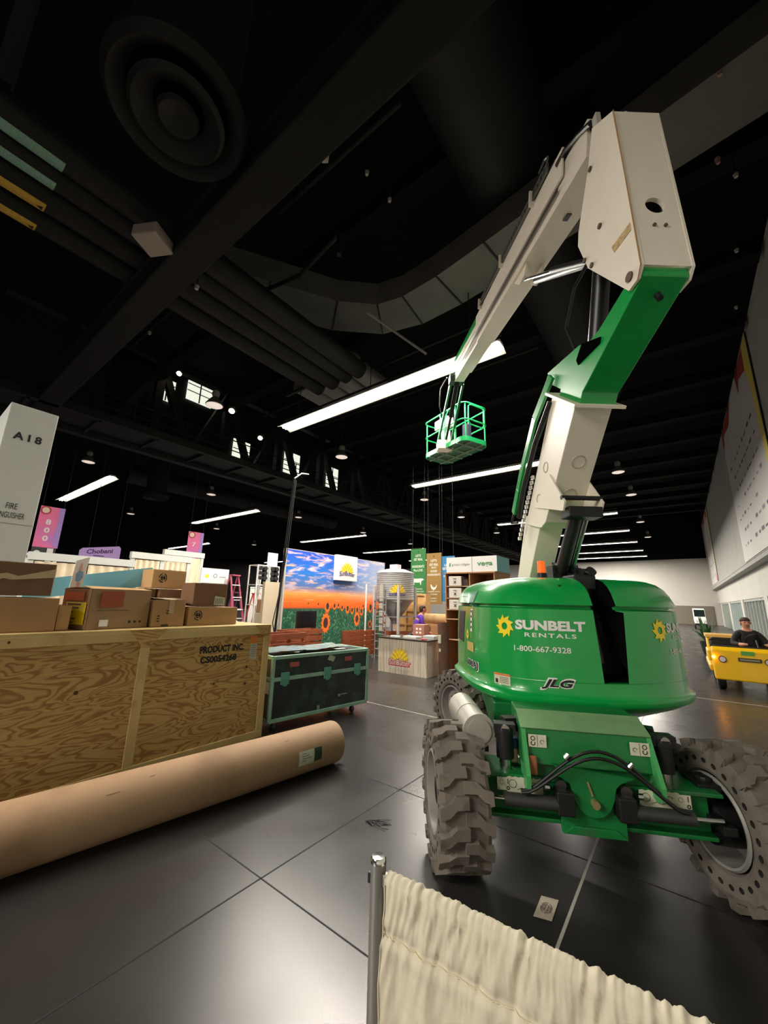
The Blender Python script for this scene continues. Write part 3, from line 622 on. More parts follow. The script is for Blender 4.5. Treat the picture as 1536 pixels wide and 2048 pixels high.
# engine hood side vent (dark opening near the left rear) and labels on it
def hpatch(name, s0, s1, z0, z1, m_, off=.004, par=None, n=8, skew=0, mi=0, mb=None):
    m = mb or MB(); m.grid(lambda a, b: hs(s0 + (s1 - s0) * a + skew * b, z0 + (z1 - z0) * b, off), n, 6, mi)
    if mb is None: return m.build(name, m_, par or lh)
hpatch('side_opening', .12, .5, 1.42, 1.93, BLACK, skew=.12)
# slot machinery; black floor and block are added to paint the slot's shade
MB().box(-.03, .48, -.96, -.3, 1.223, 1.232).build('slot_shade_floor', mat('slot_shade_black', (10, 10, 10), 1., spec=.1), lift)
MB().box(.0, .6, -.66, -.3, 1.233, 1.98).build('slot_shade_block', mat('slot_shade_black', (10, 10, 10), 1., spec=.1), lift)  # added black block that keeps the cavity dark
m = MB(); m.box(.08, .34, -.75, -.6, 1.23, 1.74); ch_ = m.build('engine_block', BLACK, lift, bevel=.03)
m = MB(); m.cyl((.1, -.78, 1.35), (.04, -.72, 1.97), .062, n=20); m.cyl((.03, -.72, 1.95), (.03, -.72, 2.1), .08, n=20); m.build('muffler_pipe', mat('dark_metal', (58, 58, 58), .35, .6), lift, smooth=True)
m = MB(); m.box(-.08, .13, -.8, -.55, 2.0, 2.14); m.cyl((.1, -.7, 2.14), (.16, -.7, 2.2), .05, n=12); m.build('slot_bracket', BLACK, lift, bevel=.015)
m = MB(); m.cyl((.22, -.62, 1.5), (.22, -.62, 1.86), .1, n=20); m.cyl((.2, -.66, 1.78), (.34, -.6, 1.8), .03, n=10); m.build('hydraulic_tank', mat('oily_black', (30, 30, 32), .3), lift, smooth=True)
# notch roof (green plate over the slot opening on the right hood side)
# decals ---------------------------------------------------------
def sunlogo(mb, fn, cx, cy, R0, mi, mi2, n=9):
    vs = []; k_ = n
    for i in range(k_):
        a = 2 * PI * i / k_ + .25; b = a + 2 * PI / k_
        p0 = (cx + R0 * .66 * math.cos(a), cy + R0 * .66 * math.sin(a)); tip = (cx + R0 * math.cos(a + .08), cy + R0 * math.sin(a + .08)); p1 = (cx + R0 * .66 * math.cos(b), cy + R0 * .66 * math.sin(b))
        i0 = (cx + R0 * .3 * math.cos(a), cy + R0 * .3 * math.sin(a)); i1 = (cx + R0 * .3 * math.cos(b), cy + R0 * .3 * math.sin(b)); im = (cx + R0 * .3 * math.cos((a + b) / 2), cy + R0 * .3 * math.sin((a + b) / 2))
        mb.add([fn(*q) for q in (i0, p0, tip, p1, i1, im)], [(0, 1, 2, 3, 4, 5)], mi)
    return mb
def decal_set(par, s_logo, s_txt, w, s_rent, s_ph, k_=1.0):
    fn = lambda a, b: hs(a, b, .005)
    m = MB(); sunlogo(m, fn, s_logo, 1.655, .105 * k_, 0, 0); m.build('sun_emblem', YELLOW, par)
    m = MB(); text_mb(m, 'SUNBELT', fn, w, .085, 0, bold=.045, cx=s_txt, cy=1.675); text_mb(m, 'RENTALS', fn, w * .72, .036, 0, bold=.02, space=1.25, cx=s_rent, cy=1.592); m.build('name_lettering', WHITE, par)
    m = MB(); text_mb(m, '1-800-667-9328', fn, w * .80, .048, 0, bold=.012, cx=s_ph, cy=1.475); m.build('phone_lettering', WHITE, par)
decal_set(lh, 1.545, 1.965, .61, 1.965, 1.885)
decal_set(rh, 3.02, 3.40, .55, 3.42, 3.36)
m = MB(); fn = lambda a, b: hs(a, b, .005); fn2 = lambda a, b: hs(a, b, .008)
text_mb(m, 'JLG', fn, .30, .105, 0, bold=.07, shear=.35, cx=2.0, cy=1.20); text_mb(m, 'JLG', fn2, .27, .08, 1, bold=.035, shear=.35, cx=2.0, cy=1.20)
m.build('maker_lettering', [WHITE, INK], lh)
m = MB(); m.grid(lambda a, b: hs(1.40 + .19 * a, 1.145 + .095 * b, .005), 4, 2, 0); m.grid(lambda a, b: hs(1.40 + .19 * a, 1.222 + .018 * b, .007), 4, 1, 1)
for i in range(4): m.grid(lambda a, b, i=i: hs(1.47 + .1 * a, 1.205 - i * .014 + .004 * b, .007), 2, 1, 2)
m.grid(lambda a, b: hs(1.42 + .03 * a, 1.155 + .035 * b, .007), 1, 1, 2)
m.build('warning_decal', [STICK, mat('decal_orange', (215, 120, 60), .6), INK], lh)
m = MB(); text_mb(m, '600AJ', fn, .40, .10, 0, bold=.07, cx=.92, cy=1.235); text_mb(m, '600AJ', fn2, .37, .082, 1, bold=.02, cx=.92, cy=1.235); m.build('model_lettering', [WHITE, INK], lh)
m = MB(); hpatch('', .72, .98, 1.36, 1.45, None, .005, mi=0, mb=m); hpatch('', .86, .93, 1.56, 1.82, None, .005, mi=1, mb=m); hpatch('', .82, 1.0, 1.80, 1.98, None, .005, mi=2, mb=m)
for i in range(4): hpatch('', .875, .915, 1.59 + i * .055, 1.615 + i * .055, None, .007, mi=3, mb=m)
m.build('side_decals', [mat('decal_gold', (190, 170, 90), .5), WHITE, mat('decal_teal', (20, 110, 85), .4), INK], lh)
m = MB(); sunlogo(m, lambda a, b: hs(a, b, .006), .74, 1.52, .06, 0, 0); m.build('yellow_flash', YELLOW, lh)
MB().cyl(hs(2.1, 2.02, .0), hs(2.1, 2.03, .008), .012, n=10).build('hood_latch', BLACK, lh)
# beacon and platform control on the hood top
m = MB(); m.cyl((-.26, -.5, 2.12), (-.26, -.5, 2.17), .055, .045, n=20); m.build('beacon_base', BLACK, lift)
m = MB(); m.cyl((-.26, -.5, 2.17), (-.26, -.5, 2.29), .038, .034, n=20); m.build('beacon', ORANGE, lift, smooth=True)
rr_ = random.Random(2); m = MB()
for i in range(7): x_ = -.12 + .05 * i; m.box(x_, x_ + .05, -.45, -.3, 2.12, 2.17 + rr_.random() * .09)
for i in range(5): m.tube([(-.1 + i * .06, -.42, 2.12), (-.1 + i * .06, -.46, 2.2), (-.04 + i * .05, -.4, 2.26), (0 + i * .03, -.2, 2.3)], .014, 6)
m.build('hose_bundle', BLACK, lift)

# ---- boom (T frame: x = lateral, y = along heading away from the camera)
BP = lambda q, z, w: (w, q, z)
WL, WR = -.19, .15
m = MB(); m.prism([(.62, 2.0), (.14, 2.9), (-.42, 2.92), (.25, 2.0)], BP, WL + .05, WR - .03); m.build('lower_tower_boom', CREAM, lift, bevel=.006)
m = MB(); m.prism([(-.90, 3.96), (.02, 2.78), (-.40, 2.66), (-.52, 2.70), (-1.31, 3.62)], BP, WL, WR); m.build('upper_tower_boom', CREAM, lift, bevel=.006)
m = MB(); m.bar(BP(-.86, 3.99, -.02), BP(-1.4, 3.56, -.02), .46, .03, upv=(0, .62, .78)); m.build('tower_collar', CREAM, lift, bevel=.004)
# raised circular knockouts
KOM = mat('cream_shade', (196, 184, 162), .45)
for q_, z_ in ((-.73, 2.945), (-.96, 3.213)): MB().lathe([(0, .055), (.007, .06), (.007, .067), (0, .072)], lambda h, a, b: Vector(BP(q_, z_, -.02)) + Vector((1, 0, 0)) * a + Vector((0, -.65, .76)) * b + Vector((0, -.76, -.65)) * h, 24).build('knockout_ring', KOM, lift)
for q_, z_ in ((-.40, 2.98), (-.62, 3.27)): MB().lathe([(0, .045), (.006, .05), (.006, .056), (0, .06)], lambda h, a, b: Vector(BP(q_, z_, WL)) + Vector((0, 1, 0)) * a + Vector((0, 0, 1)) * b + Vector((-1, 0, 0)) * h, 24).build('knockout_ring', KOM, lift)
# cylinder bracket at the tower
for w_ in (WL - .02, WR + .0):
    m = MB(); m.prism([(-.33, 2.90), (-.95, 2.72), (-1.0, 2.80), (-.72, 3.16)], BP, w_, w_ + .02); m.build('bracket_plate', CREAM, lift, bevel=.003)
m = MB(); m.box(WL + .02, WR - .0, -1.0, -.82, 2.66, 2.76); m.build('bracket_foot', BLACK, lift, bevel=.01)
m = MB(); m.cyl(BP(-.86, 2.76, -.02), BP(-.30, 2.05, -.02), .06, n=18); m.build('tower_cylinder', mat('cyl_black2', (32, 32, 32), .4), lift, smooth=True)
m = MB(); m.cyl(BP(-.80, 2.72, .09), BP(-.28, 2.05, .09), .034, n=16); m.build('tower_cylinder_rod', STEEL, lift, smooth=True)
m = MB(); m.cyl(BP(-.95, 2.85, WL - .025), BP(-.95, 2.85, WR + .025), .022, n=12); m.build('bracket_pin', BLACK, lift)
# green level link left of the tower
m = MB()
pp = [BP(-.93, 4.15, -.2), BP(-.55, 3.86, -.24), BP(-.12, 3.44, -.24), BP(.06, 3.22, -.24), BP(.26, 2.97, -.24)]
for a, b in zip(pp, pp[1:]): m.bar(a, b, .03, .10)
m.build('level_link', GREEN, lift, bevel=.004)
m = MB(); m.tube([BP(-.86, 3.9, -.2), BP(-.5, 3.6, -.23), BP(-.05, 3.2, -.22), BP(.2, 2.9, -.2)], .03, 8); m.tube([BP(.26, 2.97, -.24), BP(.36, 2.86, -.24), BP(.2, 2.84, -.22)], .016, 6); m.build('hose_run', BLACK, lift, smooth=True)
m = MB()
for i in range(14): t_ = i / 13; m.box(WL - .03, WL, -.30 + t_ * .5 - .02, -.30 + t_ * .5 + .02, 3.26 - t_ * .62 - .02, 3.26 - t_ * .62 + .02)
m.build('chain_links', STEEL, lift)
# green arm
m = MB()
m.prism([(-2.29, 4.06), (-2.29, 4.13), (-2.24, 4.17), (-2.05, 4.13), (-1.75, 4.06), (-1.62, 4.06), (-1.44, 4.14), (-.80, 4.27), (-.86, 4.10), (-1.05, 3.93), (-.98, 3.86), (-1.36, 3.60), (-1.42, 3.68)], BP, WL + .01, WR - .01)
m.build('green_arm', GREEN, lift, bevel=.006)
m = MB(); m.prism([(-1.5, 4.11), (-1.77, 3.975), (-1.75, 3.93), (-1.41, 3.96), (-1.39, 4.02)], BP, WL - .0, WL + .012); m.build('arm_opening_shade', mat('opening_shade_black', (8, 8, 8), 1., spec=0.), lift, bevel=.0)  # flat black sheet paints the dark inside of the arm's slot
m = MB(); m.cyl(BP(-2.2, 3.99, -.03), Vector(BP(-2.2, 3.99, -.03)) + Vector((0, -.02, -.05)), .022, n=12); m.build('arm_hole', BLACK, lift)
# black lift cylinder behind arm, up to the main boom
m = MB(); m.cyl(BP(-1.38, 4.05, .0), BP(-1.66, 4.95, .0), .075, n=18); m.build('boom_lift_cylinder', mat('cyl_black', (26, 26, 27), .35), lift, smooth=True)
m = MB(); m.tube([BP(-1.3, 4.15, -.12), BP(-1.22, 4.5, -.16), BP(-1.4, 4.8, -.14), BP(-1.6, 4.9, -.1)], .016, 6); m.build('cylinder_hose', BLACK, lift)
# knuckle (upright)
kn = [(-2.26, 5.62), (-2.01, 5.84), (-1.90, 5.56), (-1.66, 5.14), (-1.63, 5.02), (-1.74, 4.67), (-2.17, 4.04), (-2.27, 4.05), (-2.32, 4.12)]
m = MB()
m.prism(kn, BP, WL - .015, WL + .005); m.prism(kn, BP, WR - .005, WR + .015)
# back plate with a round hole (grid with octagonal hole)
b0, b1 = 4.12, 5.62; q0, q1 = -2.315, -2.26
def bp_(w, z): return (w, q0 + (q1 - q0) * (z - b0) / (b1 - b0), z)
hz, hr = 4.66, .072; K = 24; ring = [(-.02 + hr * math.cos(2 * PI * i / K), hz + hr * 1.0 * math.sin(2 * PI * i / K)) for i in range(K)]
sq = []
for i in range(K):
    c_, s_ = math.cos(2 * PI * i / K), math.sin(2 * PI * i / K); q_ = max(abs(c_), abs(s_)); sq.append((-.02 + (.17 if c_ > 0 else .17) * c_ / q_, hz + .17 * s_ / q_))
vs = [bp_(*p_) for p_ in ring] + [bp_(*p_) for p_ in sq]
m.add(vs, [(i, (i + 1) % K, K + (i + 1) % K, K + i) for i in range(K)])
m.add([Vector(bp_(*p_)) + Vector((0, .03, 0)) for p_ in ring] + [bp_(*p_) for p_ in ring], [(i, (i + 1) % K, K + (i + 1) % K, K + i) for i in range(K)])
lo, hi = -.19, .15
m.add([bp_(lo, b0), bp_(hi, b0), bp_(hi, hz - .17), bp_(lo, hz - .17)], [(0, 1, 2, 3)]); m.add([bp_(lo, hz + .17), bp_(hi, hz + .17), bp_(hi, b1), bp_(lo, b1)], [(0, 1, 2, 3)])
m.add([BP(-2.26, 5.62, WL), BP(-2.01, 5.84, WL), BP(-2.01, 5.84, WR), BP(-2.26, 5.62, WR)], [(0, 1, 2, 3)])
kno = m.build('knuckle', mat('cream_knuckle', (242, 233, 216), .42, noise=.02), lift, fix=True)
m = MB(); m.prism([(-1.98, 5.5), (-1.75, 5.0), (-1.85, 4.7), (-2.15, 4.3), (-2.2, 5.4)], BP, WL + .03, WR - .03); m.build('knuckle_inside', BLACK, kno)
m = MB()
for q_, z_ in ((-1.93, 5.50), (-1.71, 4.78), (-1.80, 4.64), (-1.96, 4.86), (-2.2, 4.13)): MB().cyl(BP(q_, z_, WL - .012), BP(q_, z_, WL - .028), .022 if q_ > -2.1 else .035, n=12).build('knuckle_bolt', mat('bolt_brown', (92, 74, 60), .6), kno)
for w_ in (-.06, .02): MB().cyl((w_, -2.29, 4.47), (w_, -2.315, 4.47), .012, n=8).build('knuckle_bolt', mat('bolt_brown', (92, 74, 60), .6), kno)
m = MB(); m.prism([(-2.06, 4.54), (-2.275, 4.52), (-2.275, 4.455), (-2.08, 4.47)], BP, WL - .0185, WL - .0155); m.build('worn_decal', mat('worn_tan', (190, 160, 110), .7, noise=.25, nscale=30, dirt=(225, 205, 170), dscale=14), kno)
m = MB(); m.tube([BP(-2.28, 5.6, WL - .02), BP(-2.30, 5.0, WL - .022), BP(-2.32, 4.12, WL - .02), BP(-2.27, 4.03, WL - .02)], .004, 5); m.build('rust_edge', RUST, kno)
LUG = mat('lug_grey', (190, 186, 175), .5); MB().box(WL, WL + .04, -2.06, -2.0, 5.82, 5.95).build('top_lug', LUG, kno); MB().box(-.02, .0, -2.16, -2.12, 5.72, 5.80).build('top_lug', LUG, kno)
# main boom
E_ = Vector((.9705, .2412)); Nn = Vector((-.2412, .9705)); OA = Vector((-1.9, 5.74))
def MBm(s, t): p_ = OA + E_ * s + Nn * t; return (p_.x, p_.y)
def mseg(name, s0, s1, t0, t1, w0, w1, m_=CREAM, bev=.006):
    m = MB(); m.prism([MBm(s0, t0), MBm(s1, t0), MBm(s1, t1), MBm(s0, t1)], BP, w0, w1); return m.build(name, m_, lift, bevel=bev)
mb1 = mseg('main_boom', .05, 3.95, .0, .34, WL + .01, WR - .01)
mseg('boom_fly_section', 3.95, 5.6, .0, .26, WL + .03, WR - .03)
mseg('boom_tip', 5.6, 6.45, .03, .22, WL + .05, WR - .05, CREAM)
# cable tray plate on the left, tubes, chain
mseg('tray_plate', .45, 3.9, .17, .46, WL - .03, WL - .005)
m = MB()
for o_ in (.10, .125): p0, p1 = MBm(.55, o_), MBm(5.2, o_); m.cyl(BP(*p0, WL - .02), BP(*p1, WL - .02), .011, n=6)
m.build('conduit_line', mat('line_dark', (70, 64, 58), .5), lift)
mseg('green_fly_tube', 3.55, 6.2, .34, .47, WL - .02, WL + .08, GREEN)
mseg('tray_rail', 3.6, 6.0, .24, .30, WL - .03, WL + .0, CREAM)
m = MB()
for i in range(30): s_ = .75 + i * .095; p0 = MBm(s_, .47); p1 = MBm(s_, .56); m.bar(BP(*p0, WL - .05), BP(*p1, WL - .05), .02); m.bar(BP(*p0, WL + .05), BP(*p1, WL + .05), .02)
for t_ in (.47, .56):
    for w_ in (WL - .05, WL + .05): m.bar(BP(*MBm(.75, t_), w_), BP(*MBm(3.55, t_), w_), .018)
m.build('cable_chain', mat('chain_grey', (110, 108, 104), .5, .3), lift)
for s_ in (1.15, 2.3, 3.5): MB().bar(BP(*MBm(s_, .40), WL - .06), BP(*MBm(s_, .58), WL - .06), .06, .02).build('tray_bracket', CREAM, lift)
m = MB(); m.tube([BP(*MBm(.76, .48), WL - .06), BP(*MBm(.72, .60), WL - .06), BP(*MBm(.8, .64), WL - .06), BP(*MBm(.95, .62), WL - .06)], .012, 6); m.tube([BP(*MBm(.76, .48), WL + .06), BP(*MBm(.72, .60), WL + .06), BP(*MBm(.8, .64), WL + .06), BP(*MBm(.95, .62), WL + .06)], .012, 6); m.build('chain_guard', mat('guard_dark', (90, 90, 88), .5, .3), lift)
m = MB()
for k_ in range(4): m.tube([BP(-1.98, 5.95 - k_ * .02, WL + .06 * k_), BP(-1.82, 6.08, WL + .05 * k_), BP(-1.6, 6.2, WL - .02 + .05 * k_), BP(*MBm(.55, .36), WL - .03 + .03 * k_)], .024, 7)
m.build('hose_loop', BLACK, lift, smooth=True)
m = MB(); p_ = MBm(.72, -.006); m.prism([(.7, 0), (.8, 0), (.8, .01), (.7, .01)], lambda a, b, t: BP(*MBm(a, b - .012), t), -.03, .02); m.build('boom_slot', BLACK, lift)
# level cylinder knuckle to main boom
m = MB(); m.cyl(BP(-1.66, 4.85, -.08), BP(-.9, 5.5, -.08), .035, n=14); m.build('level_cylinder', BLACK, lift, smooth=True)
m = MB(); m.cyl(BP(-1.2, 5.24, -.08), BP(-.15, 6.1, -.08), .022, n=12); m.build('level_rod', STEEL, lift, smooth=True)
m = MB(); m.cyl(BP(-1.66, 4.9, .06), BP(-.2, 6.05, .06), .045, n=14); m.build('level_cylinder', mat('cyl_dark2', (40, 38, 36), .4), lift, smooth=True)
m = MB(); m.prism([MBm(1.55, 0), MBm(2.0, 0), MBm(1.8, -.14), MBm(1.62, -.12)], BP, WL + .05, WL + .08); m.prism([MBm(1.55, 0), MBm(2.0, 0), MBm(1.8, -.14), MBm(1.62, -.12)], BP, WR - .08, WR - .05); m.build('boom_bracket', CREAM, lift)
# jib: two green arms + cylinder
def tp(u, v, z): return (u, v, z)
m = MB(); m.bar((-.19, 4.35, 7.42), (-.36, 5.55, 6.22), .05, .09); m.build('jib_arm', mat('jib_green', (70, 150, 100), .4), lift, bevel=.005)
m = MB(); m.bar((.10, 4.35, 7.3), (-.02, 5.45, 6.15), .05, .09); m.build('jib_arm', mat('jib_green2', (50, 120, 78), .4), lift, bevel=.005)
m = MB(); m.cyl((-.05, 4.3, 7.35), (-.1, 5.0, 6.7), .06, n=12); m.cyl((-.1, 5.0, 6.7), (-.15, 5.5, 6.25), .035, n=10); m.box(-.25, .12, 4.2, 4.45, 7.3, 7.5); m.build('jib_cylinder', BLACK, lift, bevel=.01)
m = MB(); m.box(-.38, .05, 5.45, 5.75, 5.98, 6.25); m.box(-.25, -.02, 5.5, 5.7, 6.25, 6.55); m.cyl((-.32, 5.6, 6.1), (.1, 5.6, 6.1), .07, n=12); m.build('jib_mount', CREAM, lift, bevel=.02)
m = MB(); m.tube([(-.3, 4.4, 7.5), (-.42, 4.7, 7.35), (-.4, 5.0, 7.0), (-.3, 5.2, 6.8)], .015, 6); m.build('jib_hose', BLACK, lift)
# basket
bc = Vector((.155, 5.80)); ld = Vector((.5, -.866)); sd_ = Vector((.866, .5)); HL, HS = .87, .45; BZ = 6.0
def bk(a, b, z): q = bc + ld * a + sd_ * b; return (q.x, q.y, BZ + z)
bas = MB()
# toe board with rounded corners
def rrect(hl, hs_, r, n=5):
    out = []
    for cx_, cy_, a0 in ((hl - r, hs_ - r, 0), (-hl + r, hs_ - r, PI / 2), (-hl + r, -hs_ + r, PI), (hl - r, -hs_ + r, 1.5 * PI)):
        for i in range(n + 1): a = a0 + PI / 2 * i / n; out.append((cx_ + r * math.cos(a), cy_ + r * math.sin(a)))
    return out
rc_ = rrect(HL, HS, .18); m = MB(); n_ = len(rc_)
m.add([bk(a, b, 0) for a, b in rc_] + [bk(a, b, .13) for a, b in rc_], [(i, (i + 1) % n_, n_ + (i + 1) % n_, n_ + i) for i in range(n_)])
floor_b = m.build('toe_board', GREENB, lift, solid=.012)
m = MB(); m.add([bk(a * .99, b * .98, .02) for a, b in rc_], [tuple(range(n_))]); m.build('basket_floor', mat('basket_floor', (60, 110, 80), .5, noise=.3, nscale=9), floor_b, solid=.01)
m = MB()
for a in (-.6, -.2, .2, .6): m.bar(bk(a, -HS, .0), bk(a, HS, .0), .05)
for b in (-.2, .2): m.bar(bk(-HL, b, .0), bk(HL, b, .0), .05)
m.build('floor_rib', mat('rib_pale', (120, 150, 120), .5), floor_b)
m = MB()
for h in (1.1, .62): m.tube([bk(a, b, h) for a, b in rc_], .021, 8, closed=True)
m.build('guard_rail', GREENB, lift, smooth=True)
for a, b in ((-HL + .04, -HS + .1), (-HL + .04, HS - .1), (HL - .04, -HS + .1), (HL - .04, HS - .1), (0.1, -HS), (0.1, HS), (.55, -HS), (-.5, HS)):
    MB().cyl(bk(a, b, .1), bk(a, b, 1.1), .02, n=8).build('rail_post', GREENB, lift)
m = MB(); m.tube([bk(HL, -.28, .55), bk(HL + .01, -.28, 1.0), bk(HL + .01, -.2, 1.06), bk(HL + .01, .2, 1.06), bk(HL + .01, .28, 1.0), bk(HL, .28, .55), bk(HL, .2, .48), bk(HL, -.2, .48)], .02, 8, closed=True); m.build('basket_gate', GREENB, lift, smooth=True)
m = MB(); m.tube([bk(-.1, -HS, 1.1), bk(-.05, -HS - .02, .95), bk(.15, -HS - .02, .9), bk(.3, -HS, 1.1)], .018, 8); m.build('control_guard', GREENB, lift)
m = MB(); m.box(-.3, .25, -.16, .1, .72, 1.0, M=None); 
m.v = [bk(x - .1, y - .25, z) for x, y, z in m.v]; m.build('control_box', mat('control_pale', (200, 200, 190), .6), lift, bevel=.02)
m = MB(); m.box(.3, .5, .0, .2, .12, .75); m.v = [bk(x, y, z) for x, y, z in m.v]; m.build('tool_bag', mat('bag_navy', (40, 40, 62), .8), lift, bevel=.05)
# grey canister beside the hood (left of the axle)
m = MB(); c0 = Vector(chpos(-.715, -.06, .915)); c1 = Vector(chpos(-.83, .5, .94))
m.cyl(c1, c0, .108, n=28); d_ = (c0 - c1).normalized(); m.cyl(c0 - d_ * .02, c0 + d_ * .02, .12, n=28); m.cyl(c0 + d_ * .02, c0 + d_ * .03, .09, n=24); m.cyl(c1 - d_ * .02, c1 + d_ * .3, .112, n=28)
m.build('canister', mat('canister_grey', (175, 172, 162), .4, .2, noise=.06), lift, smooth=True)
m = MB(); m.tube([c0 + Vector((-.06, .1, .06)), c0 + Vector((-.10, .15, -.02)), c0 + Vector((-.12, .12, -.1))], .008, 6); m.box(-.05, .05, -.05, .05, -.05, .05, M=Matrix.Translation(c0 + Vector((.05, .15, -.13)))); m.build('canister_clamp', BLACK, lift)

# ================================================================== FOREGROUND
# cardboard tube on the floor
p0 = Vector((-4.0, -.2, .222)); p1 = Vector((-3.5, 3.7, .222)); d_ = (p1 - p0).normalized()
t_ = thing('cardboard_tube', 'long thick brown cardboard tube lying on the floor before the crate', 'cardboard tube', (p0.x, p0.y, 0), math.atan2(d_.y, d_.x))
LT = (p1 - p0).length
m = MB(); m.lathe([(0, .19), (0, .22), (LT * .5, .221), (LT - .02, .22), (LT, .214), (LT, .19), (LT - .3, .19)], lambda h, a, b: (h, a, b + .222), 64); m.build('tube_wall', TUBEM, t_, smooth=40)
m = MB(); m.cyl((LT - .25, 0, .222), (LT - .05, 0, .222), .192, n=40); m.build('end_plug', KRAFTD, t_)
m = MB(); m.tube([(LT - .1, -.05, .12), (LT + .03, -.07, .1), (LT + .07, -.06, .12)], .045, 8); m.build('plastic_wrap_end', mat('clear_wrap', (200, 195, 180), .25, noise=.2), t_, smooth=True)
def cyl_patch(x0, x1, a0, a1, r): return lambda u, v: (x0 + (x1 - x0) * u, -r * math.cos(a0 + (a1 - a0) * v), .222 + r * math.sin(a0 + (a1 - a0) * v))
m = MB(); m.grid(cyl_patch(LT - .62, LT - .43, -.28, .32, .2235), 2, 8, 0); m.grid(cyl_patch(LT - .425, LT - .33, -.25, .32, .223), 2, 8, 1)
for i in range(4): m.grid(cyl_patch(LT - .58, LT - .58 + .05 + .03 * (i % 3), .2 - i * .1, .22 - i * .1, .2245), 1, 1, 2)
m.build('shipping_label', [STICK, mat('tape_green', (38, 62, 38), .5), INK], t_)
m = MB()
for (x, a, w) in ((LT - .75, .95, .05), (LT - .2, .8, .03), (LT - 2.0, 1.0, .04), (LT - 2.3, .75, .09)): m.grid(cyl_patch(x, x + w, a, a + .02, .2225), 1, 1)
m.build('scuff_mark', mat('scuff', (120, 88, 60), .8), t_)

# wooden crate
CXF, CY0, CY1, CZ = -4.84, .35, 3.68, 1.48
crate = thing('wooden_crate', 'big plywood shipping crate with pine battens and stencilled writing', 'crate', (CXF, CY0, 0))
Lc = CY1 - CY0; Dc = 1.22
MB().box(-.03, -.018, .02, Lc - .02, .02, CZ - .03).build('plywood_panel', PLY, crate)
MB().box(-Dc, -.03, 0.02, Lc - .02, .03, CZ - .03).build('crate_body', PLY, crate)
MB().box(-Dc - .01, .0, 0, Lc, CZ - .03, CZ).build('lid', PINE, crate, bevel=.004)
for nm, bx in (('batten', (-.018, .004, 0, Lc, CZ - .125, CZ - .03)), ('batten', (-.018, .004, 0, Lc, .0, .09)), ('batten', (-.018, .003, Lc - .095, Lc, .09, CZ - .125)), ('batten', (-.018, .003, 0, .095, .09, CZ - .125)), ('batten', (-.018, .003, 1.62, 1.715, .09, CZ - .125))):
    MB().box(*bx).build(nm, PINE, crate, bevel=.003)
m = MB(); f = lambda a, b, t: (t, a, b)
m.prism([(1.48, CZ - .002), (1.88, CZ - .002), (1.72, CZ - .17), (1.70, CZ - .2), (1.63, CZ - .2), (1.61, CZ - .17)], f, .004, .014); m.build('gusset', PLY, crate, bevel=.002)
m = MB(); m.prism([(Lc - .26, CZ - .002), (Lc, CZ - .002), (Lc, CZ - .26)], f, .004, .014); m.build('gusset', PLY, crate, bevel=.002)
# end face battens
m = MB(); m.box(-Dc, 0, Lc - .02, Lc, .0, .1); m.box(-Dc, 0, Lc - .02, Lc, CZ - .13, CZ - .03); m.box(-.1, 0, Lc - .02, Lc + .0, .1, CZ - .1); m.build('end_batten', PINE, crate)
fn = lambda a, b: (-.0165, a, b)
m = MB(); text_mb(m, 'PRODUCT INC.', fn, .62, .085, bold=.05, cx=2.62, cy=1.20); text_mb(m, 'CS0054268', fn, .50, .085, bold=.045, cx=2.58, cy=1.08); m.build('stencil_lettering', INK, crate)
m = MB(); m.add([(-.0155, 3.02, 1.23), (-.0155, 3.14, 1.23), (-.0155, 3.14, 1.33), (-.0155, 3.02, 1.33)], [(0, 1, 2, 3)], 0); m.add([(-.0155, 3.03, 1.03), (-.0155, 3.14, 1.01), (-.0155, 3.14, 1.23), (-.0155, 3.03, 1.23)], [(0, 1, 2, 3)], 1)
for i in range(6): m.add([(-.0145, 3.045, 1.06 + i * .028), (-.0145, 3.12, 1.06 + i * .028), (-.0145, 3.12, 1.07 + i * .028), (-.0145, 3.045, 1.07 + i * .028)], [(0, 1, 2, 3)], 2)
m.build('shipping_label', [mat('label_orange', (225, 130, 55), .6), mat('label_pale', (190, 185, 165), .6), mat('label_grey', (140, 140, 130), .6)], crate)
for (a, b, r) in ((3.0, .93, .018), (3.0, .72, .02), (2.55, .78, .012), (1.1, .9, .02), (.3, .5, .015), (.25, 1.43, .012), (.52, 1.41, .012)): MB().cyl((-.02, a, b), (-.0155 if b < 1.3 else .0055, a, b), r, n=10).build('wood_knot', mat('knot', (78, 52, 30), .7), crate)

